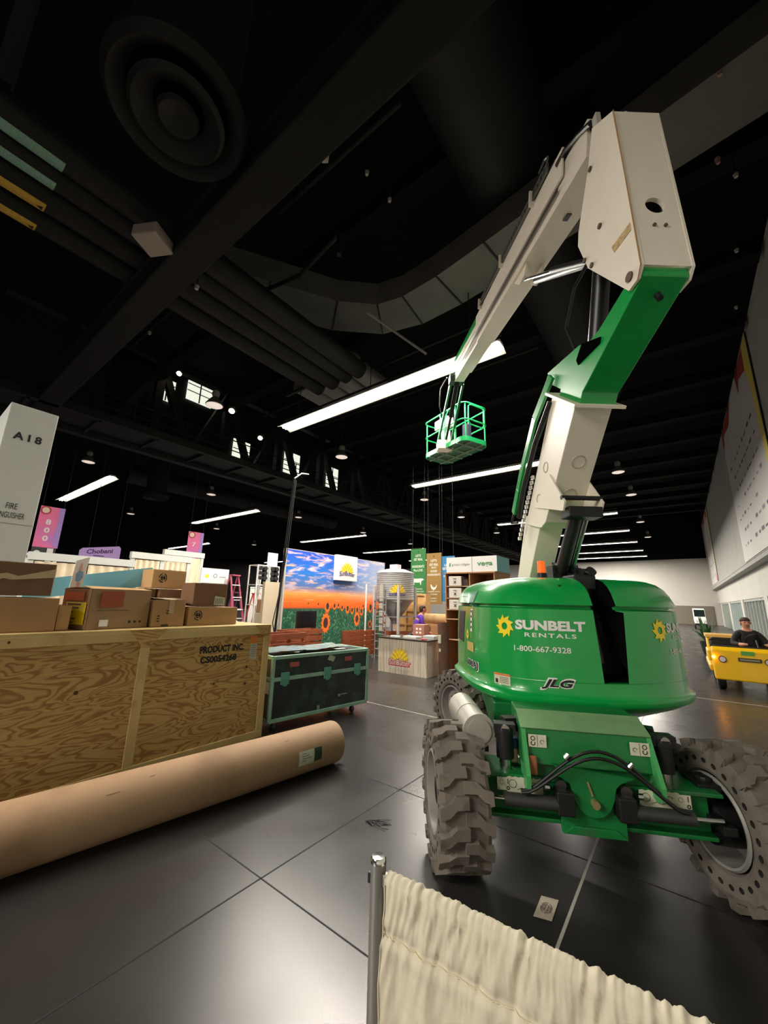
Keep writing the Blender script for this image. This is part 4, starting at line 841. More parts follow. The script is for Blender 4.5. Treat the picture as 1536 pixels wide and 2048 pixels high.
# cardboard boxes on the crate -----------------------------------
def carton(label, x0, x1, y0, y1, z0, z1, m_=KRAFT, rz=0, extras=None, flaps=False, name='cardboard_box'):
    cx_, cy_ = (x0 + x1) / 2, (y0 + y1) / 2; a, b, h = (x1 - x0) / 2, (y1 - y0) / 2, z1 - z0
    t_ = thing(name, label, 'cardboard box', (cx_, cy_, z0), rz, 'cardboard boxes stacked on the crate')
    if flaps:
        m = MB(); w = .006
        m.box(-a, a, -b, -b + w, 0, h); m.box(-a, a, b - w, b, 0, h); m.box(-a, -a + w, -b, b, 0, h); m.box(a - w, a, -b, b, 0, h); m.box(-a, a, -b, b, 0, w)
        m.build('box_body', m_, t_)
        m = MB(); m.add([(a, -b, h), (a, b, h), (a * .3, b, h + .02), (a * .3, -b, h + .03)], [(0, 1, 2, 3)]); m.build('top_flap', KRAFTL, t_, solid=.004)
        m = MB(); m.add([(-a, -b, h), (-a, b, h), (-a * .2, b, h + .01), (-a * .2, -b, h + .015)], [(0, 1, 2, 3)]); m.build('top_flap', KRAFTL, t_, solid=.004)
    else:
        MB().box(-a, a, -b, b, 0, h).build('box_body', m_, t_, bevel=.008)
        MB().box(-a * .99, a * .99, -.028, .028, h - .001, h + .0015).build('tape', mat('tape', (190, 160, 120), .35), t_)
    if extras: extras(t_, a, b, h)
    return t_
def ex_torn(t, a, b, h):
    m = MB(); f = lambda u, v: (a + .0095, u, v)
    m.add([f(-.06, h * .4), f(-.045, h * .62), f(.02, h * .66), f(.1, h * .58), f(b, h * .85), f(b, h * .58), f(.06, h * .46), f(-.0, h * .5)], [tuple(range(8))]); m.build('torn_patch', mat('torn_card', (205, 180, 145), .9), t)
carton('brown carton with a torn pale patch, topmost at far left', -5.62, -5.0, .38, 1.13, 1.82, 2.13, KRAFTD, extras=ex_torn)
carton('wide brown carton under the torn one at far left', -5.65, -5.0, .36, 1.21, 1.482, 1.80, KRAFT, flaps=False)
carton('small tan carton wedged beside the yellow labelled one', -5.45, -5.05, 1.225, 1.335, 1.482, 1.73, KRAFTL)
def ex_yellow(t, a, b, h):
    f = lambda u, v: (a + .0095, u, v)
    m = MB(); m.add([f(-b + .1, h * .55), f(-b + .34, h * .55), f(-b + .34, h * .95), f(-b + .1, h * .95)], [(0, 1, 2, 3)], 0); m.build('printed_square', mat('print_rust', (150, 72, 42), .8), t)
    m = MB(); m.add([f(-b + .12, .03), f(-b + .21, .03), f(-b + .21, .1), f(-b + .12, .1)], [(0, 1, 2, 3)], 0); m.build('white_label', WHITE, t)
    m = MB(); m.add([f(-b + .08, h * .46), f(-b + .42, h * .46), f(-b + .42, h * .47), f(-b + .08, h * .47)], [(0, 1, 2, 3)])
    for i in range(3): m.cyl((a + .009, b - .22 + i * .06, .07), (a + .0105, b - .22 + i * .06, .07), .014, n=8)
    m.build('fine_print', INK, t)
    g = lambda u, v: (u, -b - .0095, v)
    m = MB(); m.add([g(-a + .1, .05), g(a - .04, .05), g(a - .04, h * .66), g(-a + .1, h * .66)], [(0, 1, 2, 3)], 0)
    for i, (w, hh) in enumerate(((.8, .03), (.7, .03), (.4, .015), (.3, .012), (.6, .015), (.5, .012))):
        z = h * .58 - i * .036; m.add([(-a + .13, -b - .0105, z), (-a + .13 + (2 * a - .2) * w, -b - .0105, z), (-a + .13 + (2 * a - .2) * w, -b - .0105, z + hh * .7), (-a + .13, -b - .0105, z + hh * .7)], [(0, 1, 2, 3)], 1)
    m.build('yellow_label', [mat('yellow_sticker', (245, 225, 20), .5), mat('dim_ink', (90, 80, 30), .7)], t)
    m = MB(); m.add([g(-a + .05, h * .7), g(a - .1, h * .7), g(a - .1, h * .92), g(-a + .05, h * .92)], [(0, 1, 2, 3)]); m.build('side_print', mat('print_orange', (190, 100, 50), .8), t)
carton('long open carton with a yellow label on its end', -5.56, -5.04, 1.40, 2.06, 1.482, 1.905, mat('kraft_dull', (150, 118, 84), .8, noise=.04), rz=.2, extras=ex_yellow, flaps=True)
def ex_wrapped(t, a, b, h):
    m = MB(); rr = random.Random(4); m.grid(lambda u, v: (-a + 2 * a * u, -b + 2 * b * v, h + .012 + .01 * math.sin(9 * u + 3 * v) + .004 * rr.random()), 8, 8); m.build('plastic_sheet', mat('plastic_sheet', (225, 205, 175), .2, noise=.1), t, smooth=True)
    f = lambda u, v: (a + .0095, u, v); m = MB()
    for i in range(5): m.add([f(-b + .06 + .1 * (i > 2), .06 + .03 * i), f(-b + .09 + .1 * (i > 2), .06 + .03 * i), f(-b + .09 + .1 * (i > 2), .075 + .03 * i), f(-b + .06 + .1 * (i > 2), .075 + .03 * i)], [(0, 1, 2, 3)])
    m.add([f(-b + .12, .005), f(-b + .2, .005), f(-b + .2, .03), f(-b + .12, .03)], [(0, 1, 2, 3)]); m.build('printed_marks', mat('faint_ink', (70, 55, 40), .8), t)
    m = MB(); m.add([f(-.01, h * .5), f(.05, h * .5), f(.05, h), f(-.01, h)], [(0, 1, 2, 3)]); m.build('tape_strip', mat('tape2', (185, 160, 125), .35), t)
carton('crumpled carton with a plastic sheet over its top', -5.62, -5.08, 2.13, 2.52, 1.482, 1.80, KRAFT, rz=0, extras=ex_wrapped)
def ex_seal(face):
    def ex(t, a, b, h):
        m = MB()
        if face == 'x': fn_ = lambda u, v: (a + .0095, -b + .13 + u, h * .55 + v)
        elif face == 'xr': fn_ = lambda u, v: (a + .0095, b - .1 + u, h * .62 + v)
        for r in (.055, .03):
            k_ = 14; o_ = [fn_(r * math.cos(2 * PI * i / k_), r * 1.2 * math.sin(2 * PI * i / k_)) for i in range(k_)]; n2_ = [fn_((r - .012) * math.cos(2 * PI * i / k_), (r - .012) * 1.2 * math.sin(2 * PI * i / k_)) for i in range(k_)]
            m.add(o_ + n2_, [(i, (i + 1) % k_, k_ + (i + 1) % k_, k_ + i) for i in range(k_) if i % 4 < 3])
        m.add([fn_(-.03, -.01), fn_(.03, -.01), fn_(.03, .01), fn_(-.03, .01)], [(0, 1, 2, 3)]); m.build('printed_seal', INK, t)
    return ex
carton('low wide carton with a round black seal, right end of the pile', -5.55, -5.1, 2.575, 3.28, 1.482, 1.715, KRAFT, extras=ex_seal('x'))
def ex_lab(t, a, b, h):
    m = MB(); f = lambda u, v: (a + .0095, u, v); m.add([f(b - .19, .02), f(b - .03, .01), f(b - .03, .12), f(b - .18, .14)], [(0, 1, 2, 3)], 0)
    for i in range(5): m.add([(a + .0105, b - .17 + i * .025, .035), (a + .0105, b - .16 + i * .025, .035), (a + .0105, b - .16 + i * .025, .11), (a + .0105, b - .17 + i * .025, .11)], [(0, 1, 2, 3)], 1)
    m.build('barcode_label', [STICK, mat('label_ink', (100, 105, 90), .7)], t)
carton('upright brown carton standing on the low wide one', -5.5, -5.15, 2.64, 3.12, 1.725, 2.03, KRAFTD, extras=ex_lab)
carton('small dark carton behind the crumpled one', -6.0, -5.64, 2.42, 2.75, 1.482, 1.94, KRAFTD)
carton('tan carton with a round seal and clear tape, raised at the back', -6.0, -5.66, 2.31, 2.76, 1.95, 2.20, KRAFTL, extras=ex_seal('x'))
carton('dark carton at the back under the raised tan one', -5.98, -5.7, 1.95, 2.4, 1.482, 1.94, KRAFTD)
# blue printed box lid strip + white emblem card
t_ = thing('blue_panel', 'long pale blue display panel leaning behind the cartons', 'panel', (-6.03, 1.1, 1.482))
m = MB(); m.add([(0, .0, .28), (0, 1.34, .50), (0, 1.34, .76), (0, .0, .5)], [(0, 1, 2, 3)]); m.build('blue_face', mat('sky_blue', (140, 220, 250), .6), t_, solid=.03)
m = MB(); m.bar((0, .05, 0), (0, .05, .3), .04); m.bar((0, .85, 0), (0, .85, .42), .04); m.build('foot', WHITE, t_)
t_ = thing('white_card', 'white card with a blue and pink emblem among the cartons', 'card', (-5.87, 1.47, 1.482), 0)
m = MB(); m.add([(0, 0, .25), (0, .13, .40), (0, .16, .82), (0, .03, .76)], [(0, 1, 2, 3)]); m.build('card_board', WHITE, t_, solid=.012)
MB().box(-.01, .01, .02, .12, 0, .4).build('stand', WHITE, t_)
m = MB(); f = lambda a, b: (.008, a, b)
m.add([f(.055, .52), f(.09, .5), f(.125, .56), f(.12, .63), f(.08, .65), f(.05, .6)], [tuple(range(6))], 0); m.add([f(.07, .65), f(.11, .65), f(.1, .7), f(.09, .75), f(.08, .7)], [tuple(range(5))], 1); m.add([f(.07, .5), f(.11, .5), f(.1, .43), f(.085, .41)], [tuple(range(4))], 1)
m.build('emblem', [mat('emblem_blue', (130, 165, 210), .6), mat('emblem_pink', (215, 170, 160), .6)], t_)

# road case
CA = math.atan2(-.25, 1.82)     # front face direction from +Y, turning to +X
case = thing('road_case', 'black wheeled road case with pale green edges and latches', 'road case', (-4.86, 3.80, 0), CA)
# local: y along the face, x outwards = +x, body to -x
Lk, Dk, K0, K1 = 1.86, .78, .15, 1.0
CASEB = mat('case_black', (46, 52, 52), .35, noise=.2, nscale=5, dirt=(58, 78, 70), dscale=4, dth=.5); CASEG = mat('case_green', (150, 192, 170), .35, noise=.12, nscale=8)
MB().box(-Dk, 0, 0, Lk, K0, K1).build('case_body', CASEB, case, bevel=.01)
m = MB(); w = .05
for (a, b) in (((0, 0, K0), (0, Lk, K0)), ((0, 0, K1), (0, Lk, K1)), ((-Dk, 0, K1), (-Dk, Lk, K1)), ((0, 0, K1), (-Dk, 0, K1)), ((0, Lk, K1), (-Dk, Lk, K1)), ((0, 0, K0), (0, 0, K1)), ((0, Lk, K0), (0, Lk, K1)), ((-Dk, 0, K0), (-Dk, 0, K1)), ((-Dk, Lk, K0), (-Dk, Lk, K1)), ((0, 0, K0), (-Dk, 0, K0)), ((0, Lk, K0), (-Dk, Lk, K0))):
    m.bar(a, b, w)
m.bar((.005, 0, .70), (.005, Lk, .70), .03, .055); m.bar((0, -.004, .70), (-Dk, -.004, .70), .03, .055)
m.build('edge_trim', CASEG, case, bevel=.006)
for y in (.20, .98, 1.62):
    m = MB(); m.box(.012, .03, y - .07, y + .07, .62, .79); m.box(.03, .04, y - .035, y + .035, .60, .72); m.build('latch', mat('latch_green', (95, 165, 140), .35), case, bevel=.006)
for y in (.36, 1.42):
    m = MB(); m.box(.004, .008, y - .08, y + .08, .85, .92); m.build('red_sticker', mat('sticker_red', (190, 95, 85), .5), case, bevel=.003)
m = MB(); m.add([(.006, .98, .90), (.006, 1.10, .86), (.006, 1.14, .93), (.006, 1.02, .98)], [(0, 1, 2, 3)]); m.build('paper_label', mat('paper_lab', (205, 205, 185), .6), case)
m = MB(); m.box(.003, .006, 1.28, 1.42, .33, .345); m.cyl((.004, 1.25, .33), (.01, 1.25, .33), .02, n=10); m.box(.003, .006, .82, .87, K0 + .03, K0 + .09); m.build('small_marks', mat('mark_grey', (150, 160, 150), .5), case)
m = MB(); m.box(-.16, -.05, -.012, -.004, .5, .66); m.cyl((-.1, -.012, .55), (-.1, -.016, .55), .02, n=10); m.build('side_plate', WHITE, case)
for (x, y) in ((-.08, .12), (-.08, Lk - .25), (-Dk + .08, .12), (-Dk + .08, Lk - .25)):
    m = MB(); m.cyl((x - .015, y, .045), (x + .015, y, .045), .045, n=20); wh = m.build('caster', BLACK, case, smooth=True)
    m = MB(); m.box(x - .03, x + .03, y - .02, y + .02, .08, .15); m.box(x - .028, x - .02, y - .02, y + .02, .04, .1); m.box(x + .02, x + .028, y - .02, y + .02, .04, .1); m.build('caster_fork', mat('fork', (110, 112, 112), .4, .7), wh)
tag(MB().box(-.17, .17, -.11, .11, 0, .004).build('paper_sheet', WHITE, loc=(-5.15, 4.35, K1 + .028), rot=(0, 0, .4)), 'white paper sheet lying on the road case, nearer the crate', 'paper')
tag(MB().box(-.15, .15, -.1, .1, 0, .004).build('paper_sheet', WHITE, loc=(-4.95, 5.2, K1 + .028), rot=(0, 0, -.2)), 'white paper sheet on the far end of the road case', 'paper')
m = MB(); rr = random.Random(8); m.grid(lambda u, v: (-.3 + .6 * u, -.8 + 1.6 * v, .006 + .02 * abs(math.sin(7 * u + 5 * v)) + .012 * rr.random()), 10, 22)
tag(m.build('plastic_film', mat('film', (140, 165, 155), .2, noise=.25, nscale=6), loc=(-5.25, 4.75, K1 + .026), rot=(0, 0, CA), smooth=True), 'crinkled clear plastic film over the road case lid', 'plastic film')

# stanchion and drape
post = thing('drape_stand', 'shiny metal pipe stand holding the cream drape at bottom centre', 'pipe stand', (-.93, 1.235, 0))
STEELD = mat('brushed_pipe', (158, 155, 150), .42, .6, noise=.05)
m = MB(); m.cyl((0, 0, .012), (0, 0, .985), .0265, n=32); m.build('pole', STEELD, post, smooth=True)
m = MB(); m.lathe([(.985, .0265), (.997, .0262), (1.003, .022), (1.004, 0)], lambda h, a, b: (a, b, h), 32); m.build('cap', mat('cap_chrome', (225, 225, 222), .12, 1.), post, smooth=True)
m = MB(); m.cyl((0, 0, 0), (0, 0, .012), .2, n=40); m.build('base_plate', STEELD, post, smooth=True)
m = MB(); m.box(-.0285, -.02, -.02, -.012, .925, .955); m.build('slot', BLACK, post)
m = MB(); m.box(.018, .04, -.008, .012, .925, .962); m.build('hook', mat('hook_steel', (170, 168, 160), .3, .9), post, bevel=.003)
R0 = (-.89, 1.24, .945); R1 = (2.2, 1.42, .945)
dv = (Vector(R1) - Vector(R0)); DL = dv.length; dv.normalize(); dn = Vector((dv.y, -dv.x, 0))   # dn towards the camera
tag(MB().cyl(R0, R1, .016, n=14).build('drape_rod', STEELD, smooth=True), 'horizontal metal rod threaded through the cream drape', 'rod')
post2 = dup(post, (2.23, 1.42, 0), label='second metal pipe stand at the unseen right end of the drape')
CLOTH = mat('cream_cloth', (206, 197, 175), .85, noise=.03, nscale=30, bump=.15)
rr = random.Random(12); PH = [rr.uniform(0, 6.28) for _ in range(12)]
from mathutils import noise as NZ
def nn(a, b, c=0): return NZ.noise(Vector((a, b, c)))
def drape_pt(u, v):
    """u 0..1 along, v 0..1.: 0..0.12 front of the sleeve top, then hanging"""
    s = u * DL; P = Vector(R0) + dv * s
    z0_ = max(0, (v - .1) / .9) * .935; sl = s + z0_ * .25
    rip = nn(sl * 48, z0_ * 5, 1) * 1.5 + nn(sl * 95, z0_ * 9, 2) * .9 + nn(s * 190, z0_ * 14, 3) * .5
    big = nn(s * 9 + z0_ * .8, z0_ * .9, 4) * 1.6 + nn(s * 20 - z0_, z0_ * 1.5, 5) * .9
    if v < .1:      # back of the sleeve
        a = PI * (1 - v / .1); r = .027 + .003 * rip
        return P + dn * (-(r) * math.cos(PI - a) * 1) * 1 + Vector((0, 0, r * math.sin(a) + .002 * rip))
    t = (v - .1) / .9; z = t * .935
    d = .027 + .003 * rip * max(0, 1 - t * 3) 
    seam = math.exp(-((z - .13) / .012) ** 2)
    fold = big * (.001 + .022 * min(1, t * 1.7)) + rip * (.0035 * math.exp(-z * 5) + .0012) + .006 * nn(s * 26 + 9 * z, z * 26, 7) * math.exp(-((z - .08) / .07) ** 2) + .0025 * nn(s * 60 + 20 * z, z * 12, 8)
    return P + dn * (d + fold - .010 * seam + .004 * math.exp(-((z - .16) / .02) ** 2)) + Vector((0, 0, -z)) + dv * (.004 * math.sin(z * 21 + s * 9) - .03 * t * (1 - u) )
m = MB(); m.grid(lambda u, v: drape_pt(u, v), 700, 70)
drp = m.build('drape', CLOTH, smooth=80); tag(drp, 'gathered cream fabric drape hanging along the bottom right', 'drape')
m = MB(); m.tube([drape_pt(i / 500, .1 + .9 * (.135 / .935)) + dn * .004 for i in range(501)], .0016, 5); m.build('seam', mat('cloth_seam', (216, 200, 168), .9), drp)
m = MB(); m.tube([drape_pt(.0005, .1 + .9 * i / 40) + dn * .001 for i in range(41)], .0025, 5); m.build('side_hem', CLOTH, drp)

# card on the floor, scrap
m = MB(); m.add([(-.95, 2.84, .004), (-.85, 2.87, .004), (-.86, 3.08, .004), (-.96, 3.05, .004)], [(0, 1, 2, 3)], 0)
cx_, cy_ = -.905, 2.96
for r in (.022, .034):
    k_ = 20; m.add([(cx_ + r * math.cos(2 * PI * i / k_), cy_ + r * 1.5 * math.sin(2 * PI * i / k_), .0052) for i in range(k_)] + [(cx_ + (r - .006) * math.cos(2 * PI * i / k_), cy_ + (r - .006) * 1.5 * math.sin(2 * PI * i / k_), .0052) for i in range(k_)], [(i, (i + 1) % k_, k_ + (i + 1) % k_, k_ + i) for i in range(k_) if i % 5 < 4], 1)
for i in range(4): m.add([(cx_ - .03 + i * .018, cy_ - .03, .0054), (cx_ - .022 + i * .018, cy_ - .03, .0054), (cx_ - .02 + i * .016, cy_ + .03, .0054), (cx_ - .028 + i * .016, cy_ + .03, .0054)], [(0, 1, 2, 3)], 1)
tag(m.build('floor_card', [mat('card_dusty', (176, 166, 148), .8, noise=.1, nscale=20), mat('card_print', (110, 102, 92), .8)]), 'dusty square card with a faint print lying on the floor', 'card')
m = MB(); rr = random.Random(5)
for i in range(26): a = rr.uniform(-.7, .7); x, y = rr.uniform(-.02, .02), rr.uniform(-.02, .02); l = rr.uniform(.08, .2); m.tube([(x, y, .004), (x + l * .5 * math.cos(a), y + l * .5 * math.sin(a), .006 + rr.random() * .01), (x + l * math.cos(a + .2), y + l * math.sin(a + .2), .003)], .002, 4)
tag(m.build('black_fibre_tuft', BLACK, loc=(-2.38, 3.0, 0)), 'little tuft of black fibres on the floor left of the front tire', 'debris', kind='stuff')

# ================================================================== COLUMN PANEL
t_ = thing('column_cover', 'tall white square column cover lettered A18 and FIRE EXTINGUISHER', 'column cover', (-8, .2, 0))
COLW = mat('column_white', (188, 190, 184), .6, noise=.02, nscale=1)
MB().box(-1.2, 0, .62, 1.21, 0, 4.75).build('column_body', COLW, t_, bevel=.01)
MB().box(-1.21, .004, .615, 1.215, 2.86, 2.866).build('panel_joint', mat('joint_grey', (140, 142, 138), .7), t_)
fn = lambda a, b: (.004, a, b)
m = MB(); text_mb(m, 'A18', fn, .34, .125, bold=.03, space=1.35, cx=.90, cy=4.24); m.build('lettering', INK, t_)
m = MB(); text_mb(m, 'FIRE', fn, .13, .09, bold=.0, cx=.91, cy=3.13); text_mb(m, 'EXTINGUISHER', fn, .40, .09, bold=.0, cx=.88, cy=2.99); m.build('lettering', INK, t_)

# ================================================================== SUNFLOWER BOOTH
# mural material : world coordinates y, z on the plane x = -10
mm = bpy.data.materials.new('mural_print'); mm.use_nodes = True; nt = mm.node_tree; N = nt.nodes; L = nt.links; p = N['Principled BSDF']; p.inputs['Roughness'].default_value = .55
tc = N.new('ShaderNodeTexCoord'); sx = N.new('ShaderNodeSeparateXYZ'); L.new(tc.outputs['Object'], sx.inputs[0])
def ramp(src, stops):
    r = N.new('ShaderNodeValToRGB'); el = r.color_ramp.elements
    el[0].position = stops[0][0]; el[0].color = (*s2l(stops[0][1]), 1); el[1].position = stops[-1][0]; el[1].color = (*s2l(stops[-1][1]), 1)
    for a, c in stops[1:-1]: q = el.new(a); q.color = (*s2l(c), 1)
    L.new(src, r.inputs[0]); return r
def rng(src, a, b, c=0, d=1):
    r = N.new('ShaderNodeMapRange'); r.inputs[1].default_value = a; r.inputs[2].default_value = b; r.inputs[3].default_value = c; r.inputs[4].default_value = d; L.new(src, r.inputs[0]); return r.outputs[0]
def nz(scale, mscale, det=5, rot=0, dist=0):
    mp = N.new('ShaderNodeMapping'); mp.inputs['Scale'].default_value = mscale; mp.inputs['Rotation'].default_value = (rot, 0, 0); L.new(tc.outputs['Object'], mp.inputs[0])
    n_ = N.new('ShaderNodeTexNoise'); n_.inputs['Scale'].default_value = scale; n_.inputs['Detail'].default_value = det; n_.inputs['Distortion'].default_value = dist; L.new(mp.outputs[0], n_.inputs[0]); return n_.outputs['Fac']
def mixc(fac, a, b):
    mx = N.new('ShaderNodeMix'); mx.data_type = 'RGBA'
    L.new(fac, mx.inputs[0]) 
    (L.new(a, mx.inputs[6]) if not isinstance(a, tuple) else setattr(mx.inputs[6], 'default_value', (*s2l(a), 1)))
    (L.new(b, mx.inputs[7]) if not isinstance(b, tuple) else setattr(mx.inputs[7], 'default_value', (*s2l(b), 1)))
    return mx.outputs[2]
zf = rng(sx.outputs[2], 0, 3)
sky = ramp(zf, [(0, (20, 80, 60)), (.36, (16, 78, 52)), (.385, (240, 95, 20)), (.46, (255, 120, 30)), (.53, (250, 165, 80)), (.60, (90, 120, 180)), (.75, (20, 120, 215)), (1, (10, 70, 200))])
cl1 = rng(nz(1.6, (1, 1.0, 3.2), 7, .45, .6), .52, .66); cl2 = rng(nz(2.2, (1, .6, 6), 6, .5), .56, .7)
skym = N.new('ShaderNodeMath'); skym.operation = 'MULTIPLY'; L.new(cl1, skym.inputs[0]); L.new(rng(sx.outputs[2], 1.5, 2.0), skym.inputs[1])
c = mixc(skym.outputs[0], sky.outputs[0], (235, 205, 210))
sk2 = N.new('ShaderNodeMath'); sk2.operation = 'MULTIPLY'; L.new(cl2, sk2.inputs[0]); L.new(rng(sx.outputs[2], 1.15, 1.7), sk2.inputs[1])
c = mixc(sk2.outputs[0], c, (255, 200, 150))
rt = N.new('ShaderNodeMath'); rt.operation = 'MULTIPLY'; L.new(rng(sx.outputs[1], 2.6, 4.6, 0, .65), rt.inputs[0]); L.new(rng(sx.outputs[2], 1.3, 1.9), rt.inputs[1])
c = mixc(rt.outputs[0], c, (190, 200, 215))
gl = rng(nz(9, (1, 1.2, .8), 5, 0, 1.5), .5, .72); g2 = N.new('ShaderNodeMath'); g2.operation = 'MULTIPLY'; L.new(gl, g2.inputs[0]); L.new(rng(sx.outputs[2], 1.12, 1.0), g2.inputs[1])
c = mixc(g2.outputs[0], c, (110, 175, 130)); L.new(c, p.inputs['Base Color'])
mural = thing('sunset_mural_wall', 'booth wall with a printed sunset sky over a sunflower field', 'display wall', (-10, 7.95, .45))
MB().box(-.12, -.004, 0, 5.3, -.45, 3.0).build('wall_panel', WALLW, mural)
m = MB(); m.add([(0, 0.06, -.42), (0, 5.28, -.42), (0, 5.28, 2.98), (0, .06, 2.98)], [(0, 1, 2, 3)], 0)
rr = random.Random(11)
PET = mat('petal_print', (250, 120, 30), .6); DSK = mat('disc_print', (70, 40, 38), .6)
fl = [(2.0, 1.18, .2), (2.35, 1.2, .13), (2.75, 1.14, .12), (3.05, 1.1, .17), (3.3, 1.05, .14), (3.6, 1.05, .16), (3.85, 1.0, .15), (3.6, .72, .24), (4.15, 1.1, .12), (4.4, 1.15, .2), (2.55, 1.22, .1), (1.55, 1.25, .08), (1.1, 1.27, .06), (3.95, 1.2, .1), (1.95, .62, .3), (4.75, 1.05, .16), (4.4, .5, .14)]
for (y, z, r) in fl:
    r *= 1.25
    k_ = 26; o_ = [(.004 + .0004 * (z < 1), y + r * .62 * (1 if i % 2 else .78) * math.cos(2 * PI * i / k_), z + r * (1 if i % 2 else .78) * math.sin(2 * PI * i / k_)) for i in range(k_)]
    m.add(o_, [tuple(range(k_))], 1); m.add([(.0055, y + r * .3 * math.cos(2 * PI * i / 12), z + r * .48 * math.sin(2 * PI * i / 12)) for i in range(12)], [tuple(range(12))], 2)
m.build('mural_print', [mm, PET, DSK], mural)
def flower_logo(mb, fn, cx, cy, s, mi, n=15, nrm=(0, 0, 0)):
    for row, (r, off) in enumerate(((1.0, 0), (.72, .5), (.46, 0))):
        for i in range(n - row * 4):
            a = PI * (.02 + .96 * (i + off * .5) / (n - row * 4 - 1 + off)); ca, sa = math.cos(a), math.sin(a)
            pts = [(.12 * s, 0), (.55 * s * r, .09 * s), (1.0 * s * r, 0), (.55 * s * r, -.09 * s)]
            mb.add([Vector(fn(cx + x * ca - y * sa, cy + x * sa + y * ca)) + Vector(nrm) * (.002 * row + .0008 * (i % 2) + .001) for x, y in pts], [(0, 1, 2, 3)], mi if (i + row) % 2 else mi + 1)
LY, LY2 = mat('flower_yellow', (250, 220, 40), .5), mat('flower_gold', (225, 180, 30), .5); LRED = mat('logo_red', (200, 50, 60), .5); LPUR = mat('logo_purple', (70, 40, 110), .5)
t_ = thing('logo_board', 'square white board with a yellow flower logo on the sunset mural', 'sign', (-9.99, 10.15, 2.55))
MB().box(0, .16, 0, 1.12, 0, .92).build('board', WHITE, t_, bevel=.004)
m = MB(); fn = lambda a, b: (.165, a, b); flower_logo(m, fn, .56, .32, .4, 0, nrm=(1, 0, 0)); text_mb(m, 'SunButter', lambda a, b: (.175, a, b - .25 * (a - .56) ** 2), .84, .17, 2, bold=.02, cx=.56, cy=.27); m.build('logo', [LY, LY2, LPUR], t_)
# TV
t_ = thing('television', 'black flat television standing before the mural', 'television', (-9.3, 7.85, 0))
MB().box(-.03, .03, .12, .92, .93, 1.50).build('screen', mat('tv_black', (14, 14, 16), .2), t_, bevel=.006)
m = MB(); m.box(-.05, .05, .45, .6, .02, 1.0); m.box(-.2, .2, .3, .75, 0, .03); m.build('stand', BLACK, t_)
# slat benches
def slat_wall(label, x0, y0, ln, rz, hh, rows=5, dep=.5):
    t_ = thing('pallet_wall', label, 'slatted wood divider', (x0, y0, 0), rz, 'brown slatted pallet dividers')
    for i in range(rows):
        z = hh - .14 - i * (hh - .12) / rows; MB().box(0, .025, 0, ln, z, z + .13).build('slat', SLATW, t_, bevel=.003); MB().box(-dep, -dep + .025, 0, ln, z, z + .13).build('slat', SLATW, t_, bevel=.003)
        m = MB(); m.box(-dep, 0, 0, .025, z, z + .13); m.box(-dep, 0, ln - .025, ln, z, z + .13); m.build('end_slat', SLATW, t_)
    m = MB()
    for y in (.03, ln / 2, ln - .06):
        for x in (-.03, -dep + .03): m.box(x - .03, x + .0, y, y + .05, 0, hh - .02)
    m.build('upright', SLATW, t_)
slat_wall('brown slatted divider nearest the crate corner', -7.0, 5.35, .95, 0, 1.12)
slat_wall('brown slatted divider before the television', -8.6, 7.15, 1.25, 0, 1.02)
slat_wall('brown slatted divider between the mural and the counter', -8.45, 9.5, 1.3, -.0, .90, 5, .4)
slat_wall('brown slatted divider touching the left side of the counter', -8.25, 10.9, 1.3, PI / 2 * 0 - .9, .86, 4, .3)
# low orange tabletop left of case
t_ = thing('low_table', 'low orange topped table behind the road case', 'table', (-6.3, 4.7, 0))
MB().box(-.5, .3, -.5, .7, .82, .86).build('table_top', mat('table_orange', (200, 120, 60), .5), t_)
for x in (-.45, .25):
    for y in (-.45, .65): MB().box(x - .02, x + .02, y - .02, y + .02, 0, .82).build('leg', BLACK, t_)
tag(MB().box(-.14, .14, -.2, .2, 0, .03).build('paper_stack', WHITE, loc=(-6.15, 4.75, .861), rot=(0, 0, .3)), 'stack of white papers on the low orange table', 'papers')
# counter
ctr = thing('reception_counter', 'pale plank counter with a dark top and a flower logo', 'counter', (-6.85, 8.87, 0))
PLANK = wood_mat('plank_pale', (228, 216, 196), (205, 190, 170), (9, 9, .5), 4, 1.2)
MB().box(0, 1.54, 0, 1.08, 0, .86).build('counter_body', PLANK, ctr, bevel=.004)
MB().box(-.03, 1.57, -.03, 1.11, .86, .895).build('counter_top', mat('counter_dark', (58, 52, 48), .35), ctr)
m = MB()
for i in range(1, 8): m.box(i * .193 - .002, i * .193 + .002, -.002, .002, 0, .86)
m.build('plank_gap', mat('gap_brown', (120, 104, 88), .8), ctr)
m = MB(); fn = lambda a, b: (a, -.006, b); flower_logo(m, fn, .72, .36, .33, 0, nrm=(0, -1, 0)); 
text_mb(m, 'SunButter', lambda a, b: (a, -.014, b), .72, .18, 2, bold=.06, cx=.72, cy=.28); text_mb(m, 'SunButter', lambda a, b: (a, -.017, b), .66, .135, 3, bold=.0, cx=.72, cy=.285); m.build('logo', [LY, LY2, LRED, WHITE], ctr)
m = MB(); fn = lambda a, b: (1.546, a, b); flower_logo(m, fn, .86, .38, .28, 0, nrm=(1, 0, 0)); text_mb(m, 'SunButter', lambda a, b: (1.556, a, b), .42, .15, 2, bold=.05, cx=.8, cy=.28); m.build('side_logo', [LY, LY2, LRED], ctr)
